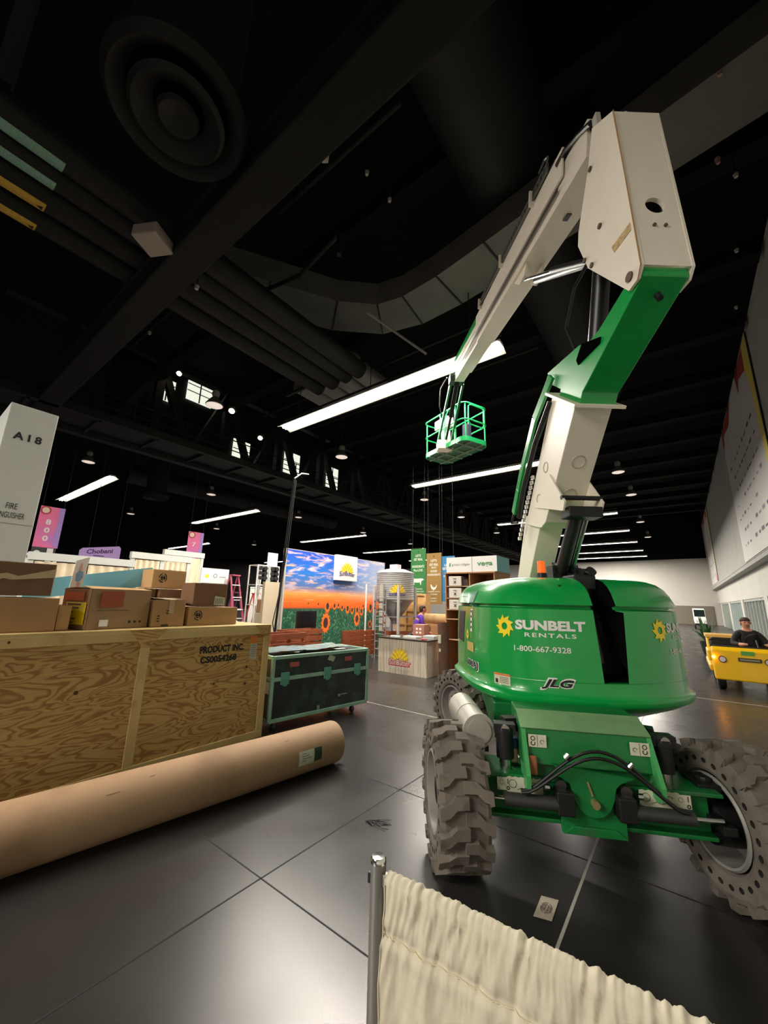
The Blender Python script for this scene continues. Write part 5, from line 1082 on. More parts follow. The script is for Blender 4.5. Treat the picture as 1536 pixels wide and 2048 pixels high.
for i, (x, y, w_, d__, h_, c_, lb) in enumerate(((-5.95, 9.2, .42, .3, .05, (225, 220, 212), 'flat pile of pale papers at the middle of the counter'), (-5.5, 9.4, .3, .4, .08, (200, 205, 200), 'grey white pile at the right end of the counter'), (-6.45, 9.1, .25, .2, .03, (235, 235, 238), 'small white sheets at the left of the counter'), (-5.45, 8.98, .16, .12, .025, (190, 60, 70), 'small red packet on the counter'))):
    tag(MB().box(-w_ / 2, w_ / 2, -d__ / 2, d__ / 2, 0, h_).build('paper_pile', mat('pile%d' % i, c_, .6, noise=.1, nscale=20), loc=(x, y, .897), rot=(0, 0, .2 * i)), lb, 'papers')
t_ = thing('brown_carton', 'brown carton with white squares on the counter behind the papers', 'cardboard box', (-5.95, 9.65, .897))
MB().box(-.18, .18, -.15, .15, 0, .34).build('box_body', mat('carton_redbrown', (165, 112, 90), .8), t_); m = MB()
for x in (-.08, .03):
    for z in (.1, .2): m.box(x, x + .06, -.153, -.15, z, z + .05)
m.build('white_squares', WHITE, t_)
# person in purple stooping behind the counter (back view)
def skin_body(name, verts, edges, m_, parent, sub=1, root=0):
    me = bpy.data.meshes.new(name); me.from_pydata([v[:3] for v in verts], edges, []); o = bpy.data.objects.new(name, me); COL.objects.link(o); o.parent = parent; me.materials.append(m_)
    bm = bmesh.new(); bm.from_mesh(me); lay = bm.verts.layers.skin.verify(); bm.verts.ensure_lookup_table()
    for i, v in enumerate(bm.verts): r = verts[i][3]; ry = verts[i][4] if len(verts[i]) > 4 else r; v[lay].radius = (r, ry); v[lay].use_root = (i == root)
    bm.to_mesh(me); bm.free(); md = o.modifiers.new('skin', 'SKIN'); md.use_smooth_shade = True; md = o.modifiers.new('sub', 'SUBSURF'); md.levels = sub; md.render_levels = sub
    return o
SKIN = mat('skin', (200, 140, 115), .55); HAIR = mat('hair_dark', (60, 38, 28), .7); PURP = mat('purple_shirt', (80, 35, 150), .8); SHIRT = mat('black_shirt', (26, 26, 30), .8); JEAN = mat('dark_trousers', (30, 32, 44), .85)
def person(label, loc, rz, shirt, sit, steer):
    t_ = thing('person', label, 'person', loc, rz)
    # local: faces -y ; z up from the seat/ground
    if sit:
        hip = .50; V = [(0, .0, hip, .15, .13), (0, .0, hip + .2, .145, .115), (0, -.01, hip + .40, .17, .12), (0, .0, hip + .53, .09, .08), (0, .0, hip + .60, .055), (0, -.02, hip + .68, .085, .095), (0, -.015, hip + .78, .085, .10), (0, 0, hip + .84, .05)]
        E_l = [(0, 1), (1, 2), (2, 3), (3, 4), (4, 5), (5, 6), (6, 7)]
        for s in (-1, 1):
            b = len(V); V += [(s * .19, -.01, hip + .47, .065), (s * .30, -.10, hip + .26, .05), (s * .2, -.36, hip + .26, .036), (s * .19, -.42, hip + .27, .03)]; E_l += [(3, b), (b, b + 1), (b + 1, b + 2), (b + 2, b + 3)]
            for j in range(4): c_ = len(V); x0 = s * (.19 - .025 + j * .017); V += [(x0, -.46, hip + .285, .011), (x0, -.49 + .004 * j, hip + .275, .010), (x0, -.49, hip + .25, .009)]; E_l += [(b + 3, c_), (c_, c_ + 1), (c_ + 1, c_ + 2)]
            c_ = len(V); V += [(s * .15, -.43, hip + .285, .012), (s * .14, -.465, hip + .27, .011)]; E_l += [(b + 3, c_), (c_, c_ + 1)]
            b = len(V); V += [(s * .11, -.05, hip - .02, .09), (s * .15, -.42, hip + .02, .065), (s * .15, -.50, hip - .30, .045), (s * .15, -.58, hip - .38, .04)]; E_l += [(0, b), (b, b + 1), (b + 1, b + 2), (b + 2, b + 3)]
    else:
        hip = .90; V = [(0, 0, hip, .15, .12), (0, -.06, hip + .2, .14, .11), (0, -.16, hip + .42, .17, .12), (0, -.2, hip + .54, .085, .075), (0, -.24, hip + .6, .05), (0, -.28, hip + .68, .085, .095), (0, -.30, hip + .77, .08, .095), (0, -.3, hip + .82, .05)]
        E_l = [(0, 1), (1, 2), (2, 3), (3, 4), (4, 5), (5, 6), (6, 7)]
        for s in (-1, 1):
            b = len(V); V += [(s * .19, -.17, hip + .47, .06), (s * .26, -.22, hip + .2, .045), (s * .2, -.4, hip + .05, .033), (s * .19, -.46, hip + .03, .03)]; E_l += [(3, b), (b, b + 1), (b + 1, b + 2), (b + 2, b + 3)]
            for j in range(4): c_ = len(V); x0 = s * (.19 - .025 + j * .017); V += [(x0, -.51, hip + .02, .010), (x0, -.54 + .004 * j, hip, .009)]; E_l += [(b + 3, c_), (c_, c_ + 1)]
            c_ = len(V); V += [(s * .15, -.48, hip + .03, .011), (s * .135, -.51, hip + .02, .010)]; E_l += [(b + 3, c_), (c_, c_ + 1)]
            b = len(V); V += [(s * .1, 0, hip - .1, .085), (s * .11, -.03, hip - .42, .06), (s * .11, 0, hip - .82, .045), (s * .11, -.1, hip - .86, .04)]; E_l += [(0, b), (b, b + 1), (b + 1, b + 2), (b + 2, b + 3)]
    skin_body('body', V, E_l, SKIN, t_, 2)
    hd = V[5]; ht = V[6]
    SV = [(v[0], v[1], v[2], v[3] * 1.14, (v[4] if len(v) > 4 else v[3]) * 1.16) for v in V[:4]]; SE = [(0, 1), (1, 2), (2, 3)]
    ai = [i for i, v in enumerate(V) if abs(v[3] - (.065 if sit else .06)) < 1e-6 and i > 7 and abs(v[0]) > .18]
    for i in ai[:2]:
        b = len(SV); a_, b_, c_ = V[i], V[i + 1], V[i + 2]; mid = tuple(b_[k] + (c_[k] - b_[k]) * .8 for k in range(3)); SV += [(*a_[:3], a_[3] * 1.2), (*b_[:3], b_[3] * 1.28), (*mid, .046)]; SE += [(3, b), (b, b + 1), (b + 1, b + 2)]
    skin_body('shirt', SV, SE, shirt, t_, 2)
    li = [i for i, v in enumerate(V) if v[3] in (.09, .085) and i > 8]
    TV = [(V[0][0], V[0][1], V[0][2] - .02, .165, .15)]; TE = []
    for i in li[:2]: b = len(TV); TV += [(*V[i][:3], .105), (*V[i + 1][:3], .08), (*V[i + 2][:3], .06)]; TE += [(0, b), (b, b + 1), (b + 1, b + 2)]
    skin_body('trousers', TV, TE, JEAN, t_, 2)
    for i in li[:2]: f_ = V[i + 3]; MB().box(-.045, .045, -.16, .08, -.05, .03).build('shoe', BLACK, t_, loc=f_[:3], bevel=.02)
    # head details
    hx, hy, hz = hd[:3]; m = MB()
    def sph(m, c, r, n=14, k=9, f=lambda v: True):
        c = Vector(c); vs = [c + Vector((r[0] * math.sin(PI * j / k) * math.cos(2 * PI * i / n), r[1] * math.sin(PI * j / k) * math.sin(2 * PI * i / n), r[2] * math.cos(PI * j / k))) for j in range(k + 1) for i in range(n)]
        m.add(vs, [(j * n + i, j * n + (i + 1) % n, (j + 1) * n + (i + 1) % n, (j + 1) * n + i) for j in range(k) for i in range(n)])
    sph(m, (hx, hy + .022, hz + .108), (.094, .108, .07)); sph(m, (hx, hy + .05, hz + .07), (.095, .085, .09)); sph(m, (hx, hy + .06, hz + .03), (.085, .07, .08)); m.build('hair', HAIR, t_, smooth=True)
    m = MB(); m.prism([(-.02, -.02), (.02, -.02), (.006, .03), (-.006, .03)], lambda a, b, tt: (hx + a, hy - .085 - tt * (1 if b < 0 else .3), hz + .035 + b), 0, .028); m.build('nose', SKIN, t_, bevel=.004)
    m = MB()
    for s in (-1, 1): sph(m, (hx + s * .034, hy - .083, hz + .07), (.014, .01, .009), 8, 5)
    m.box(hx - .025, hx + .025, hy - .096, hy - .088, hz - .022, hz - .014); m.build('eyes_and_mouth', mat('face_dark', (70, 40, 36), .6), t_)
    m = MB()
    for s in (-1, 1): sph(m, (hx + s * .09, hy + .01, hz + .045), (.012, .022, .032), 8, 6)
    m.build('ears', SKIN, t_, smooth=True)
    return t_
person('person in a purple shirt bending over behind the counter', (-6.75, 10.55, 0), PI * .75, PURP, False, False)
# silo
silo = thing('metal_silo', 'shiny metal display silo with cone, legs and flower logo', 'silo', (-7.98, 11.2, 0))
m = MB(); prof = [(1.9, .64)]
for i in range(14): z = 1.9 + i * .062; prof += [(z + .015, .655), (z + .045, .655), (z + .055, .64)]
prof += [(2.80, .64)]
m.lathe(prof, lambda h, a, b: (a, b, h), 48); m.build('tank_wall', METAL, silo, smooth=50)
m = MB(); m.lathe([(2.80, .67), (2.83, .67), (2.95, .34), (2.96, .0)], lambda h, a, b: (a, b, h), 40); m.build('roof', mat('silo_roof', (215, 215, 212), .4, .3), silo, smooth=True)
m = MB(); m.lathe([(1.9, .64), (1.2, .12), (1.1, .12)], lambda h, a, b: (a, b, h), 40); m.build('cone', mat('cone_metal', (165, 166, 165), .4, .5), silo, smooth=True)
m = MB(); m.box(-.16, .16, -.12, .12, 2.95, 3.12); m.build('top_hatch', mat('hatch_pink', (225, 205, 215), .5), silo)
for a in (PI * 1.25, PI * 1.75, PI * .25, PI * .75): MB().box(-.035, .035, -.035, .035, 0, 2.35).build('leg', mat('leg_grey', (200, 200, 196), .4, .3), silo, loc=(.72 * math.cos(a), .72 * math.sin(a), 0))
m = MB(); m.box(-.06, .08, -.80, -.72, .9, 2.4); m.build('front_post', mat('post_pale', (176, 172, 160), .5), silo)
m = MB()
for z in (1.85, 1.35): 
    for (a, b) in ((1.25, 1.75), (1.75, .25 + 2), (.25, .75), (.75, 1.25)): m.bar((.72 * math.cos(PI * a), .72 * math.sin(PI * a), z), (.72 * math.cos(PI * b), .72 * math.sin(PI * b), z), .03)
m.build('cross_bar', mat('bar_metal', (170, 172, 172), .4, .5), silo)
m = MB(); fn = lambda a, b: (.665 * math.cos(-PI / 2 + a / .66 + .75), .665 * math.sin(-PI / 2 + a / .66 + .75), b); flower_logo(m, fn, 0, 2.15, .3, 0, nrm=(.5, -.8, 0)); text_mb(m, 'SunButter', lambda a, b: Vector(fn(a, b)) + Vector((.006, -.009, 0)), .6, .1, 2, bold=.02, cx=0, cy=2.08); m.build('logo', [LY, LY2, LPUR], silo)
# ladder in front of the silo
def step_ladder(name, label, loc, rz, h, w, m_, mr, group='step ladders', frame=True, n=6):
    t_ = thing(name, label, 'ladder', loc, rz, group)
    for s in (-1, 1):
        MB().bar((s * w * .5, -h * .22, 0), (s * w * .28, 0, h), .05, .03).build('front_rail', m_, t_)
        if frame: MB().bar((s * w * .5, h * .25, 0), (s * w * .28, .03, h), .04, .03).build('rear_rail', m_, t_)
    for i in range(n): z = h * (i + .7) / (n + .5); k_ = z / h; ww = w * (.5 - .22 * k_); MB().box(-ww, ww, -h * .22 * (1 - k_) - .04, -h * .22 * (1 - k_) + .04, z, z + .025).build('step', mr, t_)
    MB().box(-w * .3, w * .3, -.09, .1, h, h + .04).build('top_cap', m_, t_); return t_
GRY = mat('ladder_grey', (165, 170, 172), .4, .6)
t_ = thing('silo_ladder', 'thin grey ladder hung with small orange flowers beside the silo', 'ladder', (-8.15, 10.35, 0))
for x in (0, .42): MB().cyl((x, 0, 0), (x, 0, 2.15), .016, n=8).build('rail', GRY, t_)
for i in range(8): MB().cyl((0, 0, .35 + i * .23), (.42, 0, .35 + i * .23), .011, n=6).build('rung', GRY, t_)
tag(MB().cyl((0, 0, 0), (0, 0, 2.42), .028, n=10).build('white_post', WHITE, loc=(-8.62, 10.4, 0)), 'slim white post left of the silo ladder', 'post')
rr = random.Random(9)
for i in range(5):
    x, z = rr.choice((-8.15, -7.73)), .95 + .22 * i; m = MB()
    for k_ in range(8): a = 2 * PI * k_ / 8; m.add([(0, 0, 0), (.03 * math.cos(a - .3), -.012, .03 * math.sin(a - .3)), (.07 * math.cos(a), -.02, .07 * math.sin(a)), (.03 * math.cos(a + .3), -.012, .03 * math.sin(a + .3))], [(0, 1, 2, 3)], 0)
    m.cyl((0, 0, 0), (0, -.025, 0), .022, n=8, mi=1)
    tag(m.build('paper_flower', [mat('flower_orange', (225, 140, 110), .6), DSK], loc=(x, 10.31, z)), 'small orange flower on the silo ladder', 'flower', 'flowers on the silo ladder')
# hanging banners
def hang(label, x0, x1, z0, z1, y, col, lines, fig, ceil=True):
    t_ = thing('hanging_banner', label, 'banner', ((x0 + x1) / 2, y, z0), .0, 'tall coloured hanging banners'); w = (x1 - x0) / 2; h = z1 - z0
    MB().box(-w, w, 0, .02, 0, h).build('fabric', mat('ban%d_%d_%d' % col, col, .75), t_); fn = lambda a, b: (a, -.006, b); m = MB()
    for (txt, ww, hh, cz) in lines: text_mb(m, txt, fn, ww * w * 2, hh, cx=0, cy=cz * h, bold=.02)
    m.build('lettering', mat('ban_letter', (225, 228, 215), .7), t_)
    if fig:
        m = MB(); poly_mb(m, fig, fn, cx=0, cy=h * .31, s=w); m.build('animal_shape', mat('ban_letter', (225, 228, 215), .7), t_)
    m = MB(); m.cyl((0, -.004, h * .93), (0, -.008, h * .93), .03, n=12); m.build('dot', mat('dot_dark', (60, 60, 40), .6), t_)
    if ceil: m = MB(); m.cyl((-w * .8, .01, h), (-w * .8, .01, CH - z0), .006, n=5); m.cyl((w * .8, .01, h), (w * .8, .01, CH - z0), .006, n=5); m.build('wire', BLK2, t_)
COW = [(-.75, .2), (-.72, -.05), (-.6, -.38), (-.5, -.38), (-.5, -.1), (-.3, -.15), (.1, -.15), (.25, -.12), (.28, -.38), (.4, -.38), (.42, -.05), (.52, .08), (.72, .12), (.75, .22), (.6, .3), (.45, .32), (.1, .3), (-.3, .3), (-.62, .3)]
HEN = [(-.45, .3), (-.38, -.0), (-.2, -.2), (-.1, -.22), (-.06, -.38), (0, -.22), (.2, -.15), (.35, .1), (.42, .42), (.3, .3), (.22, .12), (.0, .08), (-.2, .16), (-.3, .38), (-.4, .42)]
hang('green hanging banner with a white cow', -9.16, -8.42, 2.08, 4.08, 14, (52, 122, 62), [("LET'S", .35, .1, .85), ('GET REAL', .6, .1, .77), ('INGREDIENTS', .8, .1, .62), ('Plus LOVE', .6, .1, .54), ('NO ADDED', .6, .05, .15), ('ANYTHING ELSE', .75, .05, .10), ('PLEASE', .5, .05, .05)], COW)
hang('tan hanging banner with a white hen', -8.38, -7.68, 1.78, 3.85, 14, (150, 118, 62), [("LET'S", .4, .1, .85), ('GET REAL', .6, .1, .77), ('ABOUT', .35, .07, .71), ('GOOD', .45, .09, .64), ('INGREDIENTS', .85, .08, .57), ('RAISED WITH', .75, .05, .24), ('CARE', .45, .05, .19), ('EVERY', .4, .05, .11), ('DAY', .4, .05, .06)], HEN)
hang('blue hanging banner half hidden behind the tan one', -7.72, -7.10, 1.9, 3.7, 14.05, (50, 120, 170), [("LET'S", .5, .1, .8), ('GET REAL', .8, .1, .72), ('FRESH', .6, .1, .55), ('WATER', .5, .06, .2)], None)
# wooden cabinet with white drawers boxes, sign boxes on top
cab = thing('open_cabinet', 'tall open wooden cabinet with pigeonholes next to the lift', 'cabinet', (-5.1, 9.5, 0))
CABW = mat('cab_wood', (176, 128, 88), .6, noise=.1, nscale=4); CH_ = 2.62; m = MB()
m.box(0, .03, 0, 1.1, 0, CH_); m.box(.70, .73, 0, 1.1, 0, CH_); m.box(1.37, 1.4, 0, 1.1, 0, CH_); m.box(0, 1.4, 1.08, 1.1, 0, CH_); m.build('carcass', CABW, cab)
MB().box(-.02, 1.42, -.01, 1.12, CH_, CH_ + .03).build('top_board', CABW, cab)
for z in (.1, .9, 1.42, 1.66, 1.96, 2.27): MB().box(.03, 1.37, .01, 1.08, z, z + .022).build('shelf', mat('shelf_pale', (200, 165, 125), .6), cab)
for i, z in enumerate((2.295, 1.985, 1.685)):
    t_ = thing('white_bin', 'white storage bin marked with black strokes, %s in the cabinet' % ('top', 'middle', 'bottom')[i], 'storage box', (-4.98, 9.5, z), 0, 'white marked bins in the cabinet'); MB().box(0, .36, -.012, .7, 0, .25).build('bin_body', mat('bin_white', (222, 212, 200), .7), t_, bevel=.004)
    m = MB(); fn = lambda a, b: (a, -.016, b); m.add([fn(.13, .18), fn(.23, .18), fn(.23, .195), fn(.13, .195)], [(0, 1, 2, 3)]); text_mb(m, 'x', fn, .09, .07, cx=.18, cy=.10, bold=.02); m.build('mark', INK, t_)
    for j in range(3): tag(MB().box(-4.58, -4.44, 9.53 , 10.2, z + .002 + j * .062, z + .06 + j * .062).build('dark_tray', mat('tray_dark', (70, 55, 48), .7)), 'thin dark tray stacked beside a white bin in the cabinet', 'tray', 'dark trays in the cabinet')
t_ = thing('sign_box', 'long white sign box with green lettering on top of the cabinet', 'sign', (-5.05, 9.5, CH_ + .032))
MB().box(0, 1.42, 0, .9, 0, .40).build('box_body', WHITE, t_, bevel=.003); fn = lambda a, b: (a, -.003, b)
MB().box(1.421, 1.425, 0, .9, 0, .40).build('teal_end', mat('teal_panel', (120, 190, 190), .6), t_); MB().box(.744, .75, -.004, .0, 0, .4).build('panel_joint', INK, t_)
m = MB(); text_mb(m, 'great ridges', fn, .52, .075, cx=.42, cy=.2); m.build('grey_lettering', mat('let_grey', (110, 118, 110), .6), t_)
m = MB(); text_mb(m, 'vega', fn, .42, .13, bold=.02, cx=1.1, cy=.18); m.add([fn(.08, .16), fn(.12, .16), fn(.13, .25), fn(.09, .25)], [(0, 1, 2, 3)]); m.build('green_lettering', mat('let_green', (70, 150, 80), .6), t_)
# wooden shelving behind
t_ = thing('wood_display_shelf', 'light wooden display wall of framed panels behind the counter', 'display shelf', (-8.9, 12.6, 0))
MB().box(0, 1.35, 0, .3, 0, 2.15).build('backing', CRATEW, t_)
for x in (0, .45, .9, 1.3): MB().box(x, x + .06, -.06, 0, 0, 2.15).build('upright', CRATEW, t_)
for z in (.0, .5, 1.0, 1.5, 2.09): MB().box(0, 1.35, -.05, 0, z, z + .06).build('rail', CRATEW, t_)
for i, (x, z, w_, h_) in enumerate(((-7.2, 0, .9, .62), (-6.75, .62, .5, .5), (-7.3, .62, .42, .42), (-6.1, 0, .7, .9))):
    o = MB().box(-w_ / 2, w_ / 2, -.3, .3, 0, h_).build('wooden_box', mat('wb%d' % (i % 2), ((205, 160, 105), (190, 140, 95))[i % 2], .7, noise=.1, nscale=4), loc=(x, 12.25, z + .001 * (z > 0)), bevel=.01); tag(o, ['large light wooden box on the floor behind the counter', 'light wooden box second in the pile behind the counter', 'small wooden box beside the second one behind the counter', 'tall wooden box behind the cabinet side'][i], 'wooden box', 'wooden boxes behind the counter')
tag(MB().cyl((-7.5, 12.25, 1.295), (-6.0, 12.25, 1.295), .17, n=24).build('rolled_carpet', mat('roll_tan', (200, 165, 115), .85, noise=.15, nscale=8), smooth=True), 'tan rolled carpet lying on the wooden boxes', 'roll')
t_ = thing('brown_roll', 'upright brown wrapped roll leaning at the cabinet foot', 'roll', (-5.0, 9.15, 0)); m = MB(); m.cyl((.05, 0, 0), (-.02, .05, 1.35), .14, n=18); m.build('roll_body', mat('roll_brown', (92, 62, 44), .7, noise=.15), t_, smooth=True); m = MB(); m.box(-.05, .03, -.16, -.12, .85, 1.05); m.box(-.03, .02, -.15, -.12, .65, .72); m.build('pale_sticker', STICK, t_)

# ================================================================== LEFT BOOTHS
def pole_banner(label, x, y0, y1, z0, z1, digits, ext):
    t_ = thing('pink_banner', label, 'banner', (x, y0, z0), 0, 'pink numbered aisle banners'); w = y1 - y0; h = z1 - z0
    mp_ = mat('pink_print', (245, 120, 170), .6, noise=.1, nscale=2, dirt=(200, 130, 205), dscale=1.2, dth=.45)
    MB().box(-.02, 0, 0, w, 0, h).build('fabric', mp_, t_); fn = lambda a, b: (.006, a, b)
    m = MB(); m.add([fn(w * .78, h * .05), fn(w, 0), fn(w, h), fn(w * .78, h)], [(0, 1, 2, 3)], 0); m.build('purple_edge', mat('ban_purple', (175, 140, 215), .6), t_)
    m = MB(); m.add([fn(w * .22 + w * .22 * math.cos(2 * PI * i / 20), h * .9 + w * .22 * math.sin(2 * PI * i / 20)) for i in range(20)], [tuple(range(20))], 0); m.add([(.008, w * .22 + w * .15 * math.cos(2 * PI * i / 20), h * .9 + w * .15 * math.sin(2 * PI * i / 20)) for i in range(20)], [tuple(range(20))], 1); m.build('round_emblem', [mat('emb_red', (200, 60, 80), .6), mat('emb_cream', (235, 215, 190), .6)], t_)
    m = MB()
    for i, d_ in enumerate(digits.strip()): text_mb(m, d_, fn, w * .22, h * .13, bold=.03, cx=w * .42, cy=h * (.62 - i * .2))
    m.build('digits', WHITE, t_)
    MB().box(-.02, 0, 0, w * .95, -ext, 0).build('lower_panel', mat('banner_foot', (52, 54, 58), .6), t_); m = MB(); m.add([(.006, w * .22 + .1 * math.cos(2 * PI * i / 14), -ext * .35 + .08 * math.sin(2 * PI * i / 14)) for i in range(14)], [tuple(range(14))]); text_mb(m, 'AISLE', fn, w * .4, .06, cx=w * .22, cy=-ext * .65); m.box(.0, .006, w * .6, w * .85, -ext * .95, -.02); m.build('foot_marks', WHITE, t_)
    tz = (CH if x < -19 else 7.85) - z0; m = MB(); m.cyl((-.01, .05, h), (-.01, .05, tz), .008, n=5); m.cyl((-.01, w - .05, h), (-.01, w - .05, tz), .008, n=5); m.build('wire', BLK2, t_)
pole_banner('pink hanging banner with the digits 800, beside the column panel', -19.9, 3.6, 4.38, 3.6, 5.24, '800', .6)
pole_banner('smaller pink hanging banner with a 7 behind the drapes', -18, 8.62, 9.34, 3.28, 4.82, '7  ', .6)
t_ = thing('hanging_sign', 'rounded lilac hanging sign with dark lettering over the drape booths', 'sign', (-20, 5.15, 3.25)); m = MB(); m.prism([(0, 0), (1.5, .0), (1.5, .62), (1.42, .72), (.1, .5), (.0, .4)], lambda a, b, t: (t, a, b), -.06, 0); m.build('sign_body', mat('lilac', (185, 150, 215), .6), t_)
m = MB(); text_mb(m, 'Chobani', lambda a, b: (.008, a, b + .14 * (a - .7)), .95, .2, bold=.03, cx=.72, cy=.42); m.build('lettering', mat('violet_ink', (75, 40, 100), .6), t_)
m = MB(); m.box(.004, .008, .5, .9, .2, .24); m.build('small_line', mat('violet_ink', (75, 40, 100), .6), t_)
m = MB(); m.cyl((-.03, .3, .5), (-.03, .3, 10.7), .008, n=5); m.cyl((-.03, 1.3, .65), (-.03, 1.3, 10.7), .008, n=5); m.build('wire', BLK2, t_)
# drape booths
CREAMD = mat('booth_drape', (236, 216, 184), .85, noise=.05, nscale=6); FRM = mat('frame_white', (214, 216, 210), .5)
def booth(label, x, y0, y1, h, lean=0, nsec=2):
    t_ = thing('drape_booth', label, 'booth frame', (x, y0, 0), 0, 'white framed booths with cream drapes'); w = y1 - y0
    for i in range(nsec + 1): MB().box(-.05, .05, w * i / nsec - .05, w * i / nsec + .05, 0, h).build('post', FRM, t_)
    MB().box(-.08, .08, -.06, w + .06, h - .02, h + .16).build('header', FRM, t_)
    for i in range(nsec):
        a, b = w * i / nsec + .07, w * (i + 1) / nsec - .07; m = MB(); ph = rr.uniform(0, 6)
        m.grid(lambda u, v: (.05 + .04 * math.sin(u * 26 + ph + v * 2) * (.4 + v), a + (b - a) * u * (1 - .12 * v * (i % 2)), h - .05 - v * (h - .15)), 40, 8); m.build('drape', CREAMD, t_, smooth=80)
booth('drape booth nearest, right behind the blue panel', -12.0, 2.2, 4.3, 2.62, nsec=2)
booth('drape booth with the raised header, centre of the row', -12.4, 4.45, 6.05, 2.9, nsec=2)
booth('drape booth at the far right, under the small pink banner', -14.0, 6.0, 7.3, 3.25, nsec=1)
booth('drape booth at the left behind the torn carton', -14.0, .6, 2.5, 2.6, nsec=2)
t_ = thing('white_truss_arch', 'white and black metal arch under the first pink banner', 'arch', (-15, 1.7, 0)); m = MB(); m.tube([(0, 0, 0), (0, 0, 2.7), (0, .25, 2.95), (0, .6, 3.0), (0, 1.6, 2.8), (0, 1.7, 0)], .05, 8); m.build('arch_tube', WHITE, t_, smooth=True); m = MB(); m.tube([(0, .1, 2.6), (0, .4, 2.85), (0, .7, 2.6), (0, .4, 2.4)], .03, 6, closed=True); m.build('ring', BLACK, t_)
# low white brand panel, ladders, racks
t_ = thing('white_brand_panel', 'white panel with yellow and grey emblems left of the pink ladders', 'panel', (-12, 6.3, 0)); MB().box(-.05, 0, 0, .95, 2.28, 2.75).build('panel_board', WHITE, t_); m = MB(); m.box(-.04, -.01, .02, .06, 0, 2.28); m.box(-.04, -.01, .89, .93, 0, 2.28); m.build('leg', FRM, t_)
m = MB(); m.cyl((.0, .2, 2.5), (.006, .2, 2.5), .06, n=12, mi=0); m.lathe([(0, .05), (.006, .05), (.006, .07), (0, .07)], lambda h, a, b: (h, .48 + a, 2.52 + b), 12, mi=1); m.box(0, .006, .62, .85, 2.48, 2.5, mi=1); m.build('emblems', [LY, mat('emb_grey', (120, 130, 140), .6)], t_)
PINKL = mat('ladder_pink', (175, 70, 95), .4); REDL = mat('ladder_red', (190, 45, 50), .4); STEPM = mat('ladder_step', (225, 225, 225), .4)
step_ladder('step_ladder', 'tall pink step ladder behind the carton pile', (-11.8, 7.35, 0), -PI / 2 + .3 + PI, 2.55, .62, PINKL, STEPM)
step_ladder('step_ladder', 'shorter purple step ladder right of the tall pink one', (-12.4, 7.85, 0), PI / 2 + .2, 2.0, .5, mat('ladder_purple', (95, 45, 80), .4), STEPM)
step_ladder('step_ladder', 'red step ladder farthest right beside the white racks', (-13.6, 9.5, 0), PI / 2 + .2, 2.0, .5, REDL, STEPM)
for i, (y, lb) in enumerate(((8.35, 'white metal rack frame nearer the ladders'), (8.85, 'white metal rack frame next to the mural edge'))):
    t_ = thing('rack_frame', lb, 'rack', (-12, y, 0), 0, 'white metal racks with black round goods')
    for yy in (0, .42):
        for x in (-.5, 0): MB().box(x - .02, x + .02, yy - .02, yy + .02, 0, 3.02).build('upright', WHITE, t_)
    m = MB()
    for z in (3.0, 2.3, 1.6, .9): m.box(-.5, 0, 0, .42, z, z + .03)
    m.build('shelf', WHITE, t_)
    for j in range(6):
        m = MB(); m.cyl((.03, .1 + .2 * (j % 2), 2.9 - .17 * (j // 2)), (.1, .1 + .2 * (j % 2), 2.9 - .17 * (j // 2)), .07, n=14); tag(m.build('black_reel', BLACK, loc=(-12, y, 0)), 'small black round reel on a white rack', 'reel', 'black reels on the white racks')
for i, (y, z, c_, lb) in enumerate(((8.95, 0, (200, 175, 140), 'lowest'), (8.97, .452, (190, 160, 120), 'second'), (8.94, .904, (205, 190, 165), 'third'), (8.96, 1.356, (170, 130, 95), 'topmost'))):
    tag(MB().box(-.3, .25, -.25, .25, 0, .45).build('cardboard_box', mat('stk%d' % i, c_, .8), loc=(-11.3, y - .55, z + .001 * i), bevel=.01), 'pale carton in the stack by the racks, %s of the stack' % lb, 'cardboard box')
tag(MB().box(-.06, .06, -.28, .28, 0, 2.35).build('beige_panel', mat('beige_panel', (215, 200, 172), .7), loc=(-10.2, 7.65, 0)), 'narrow beige panel standing at the left edge of the mural', 'panel')
tag(MB().box(-.02, .02, -.22, .22, 0, .5).build('pale_blue_sign', mat('paleblue', (190, 200, 235), .6), loc=(-12.2, 9.1, 3.03)), 'small pale blue sign on top of the white rack', 'sign')
t_ = thing('folding_table', 'white topped table with clutter behind the crate corner', 'table', (-9.3, 5.9, 0)); MB().box(-.4, .4, -.5, .5, 1.0, 1.04).build('table_top', WHITE, t_)
for x in (-.35, .35):
    for y in (-.45, .45): MB().cyl((x, y, 0), (x, y, 1.0), .02, n=8).build('leg', GRY, t_)
m = MB(); rr2 = random.Random(3); m.grid(lambda u, v: (-.25 + .5 * u, -.3 + .6 * v, .22 * math.sin(PI * u) * math.sin(PI * v) + .03 * rr2.random()), 8, 8); tag(m.build('plastic_bag', mat('bag_white', (225, 215, 220), .3, noise=.1), loc=(-9.3, 5.9, 1.042), smooth=True), 'crumpled whitish plastic bag on the white table', 'plastic bag')
# tall pole with cable left of the mural
t_ = thing('light_pole', 'tall thin dark pole with a hook top left of the mural', 'pole', (-7.8, 6.0, 0)); m = MB(); m.cyl((0, 0, 0), (0, .28, 4.95), .028, n=10); m.build('pole', BLK2, t_); m = MB(); m.tube([(0, .28, 4.95), (0, .5, 5.15), (0, .75, 5.2)], .02, 6); m.build('hook', GRY, t_)
m = MB(); m.tube([(.05, .3, 4.9), (.07, .2, 3.2), (.05, .1, 2.2), (.1, -.1, 1.3), (.1, .1, .6), (.1, .2, .02)], .012, 6); m.build('cable', BLACK, t_); MB().cyl((0, 0, 0), (0, 0, .02), .3, n=24).build('base', BLACK, t_)
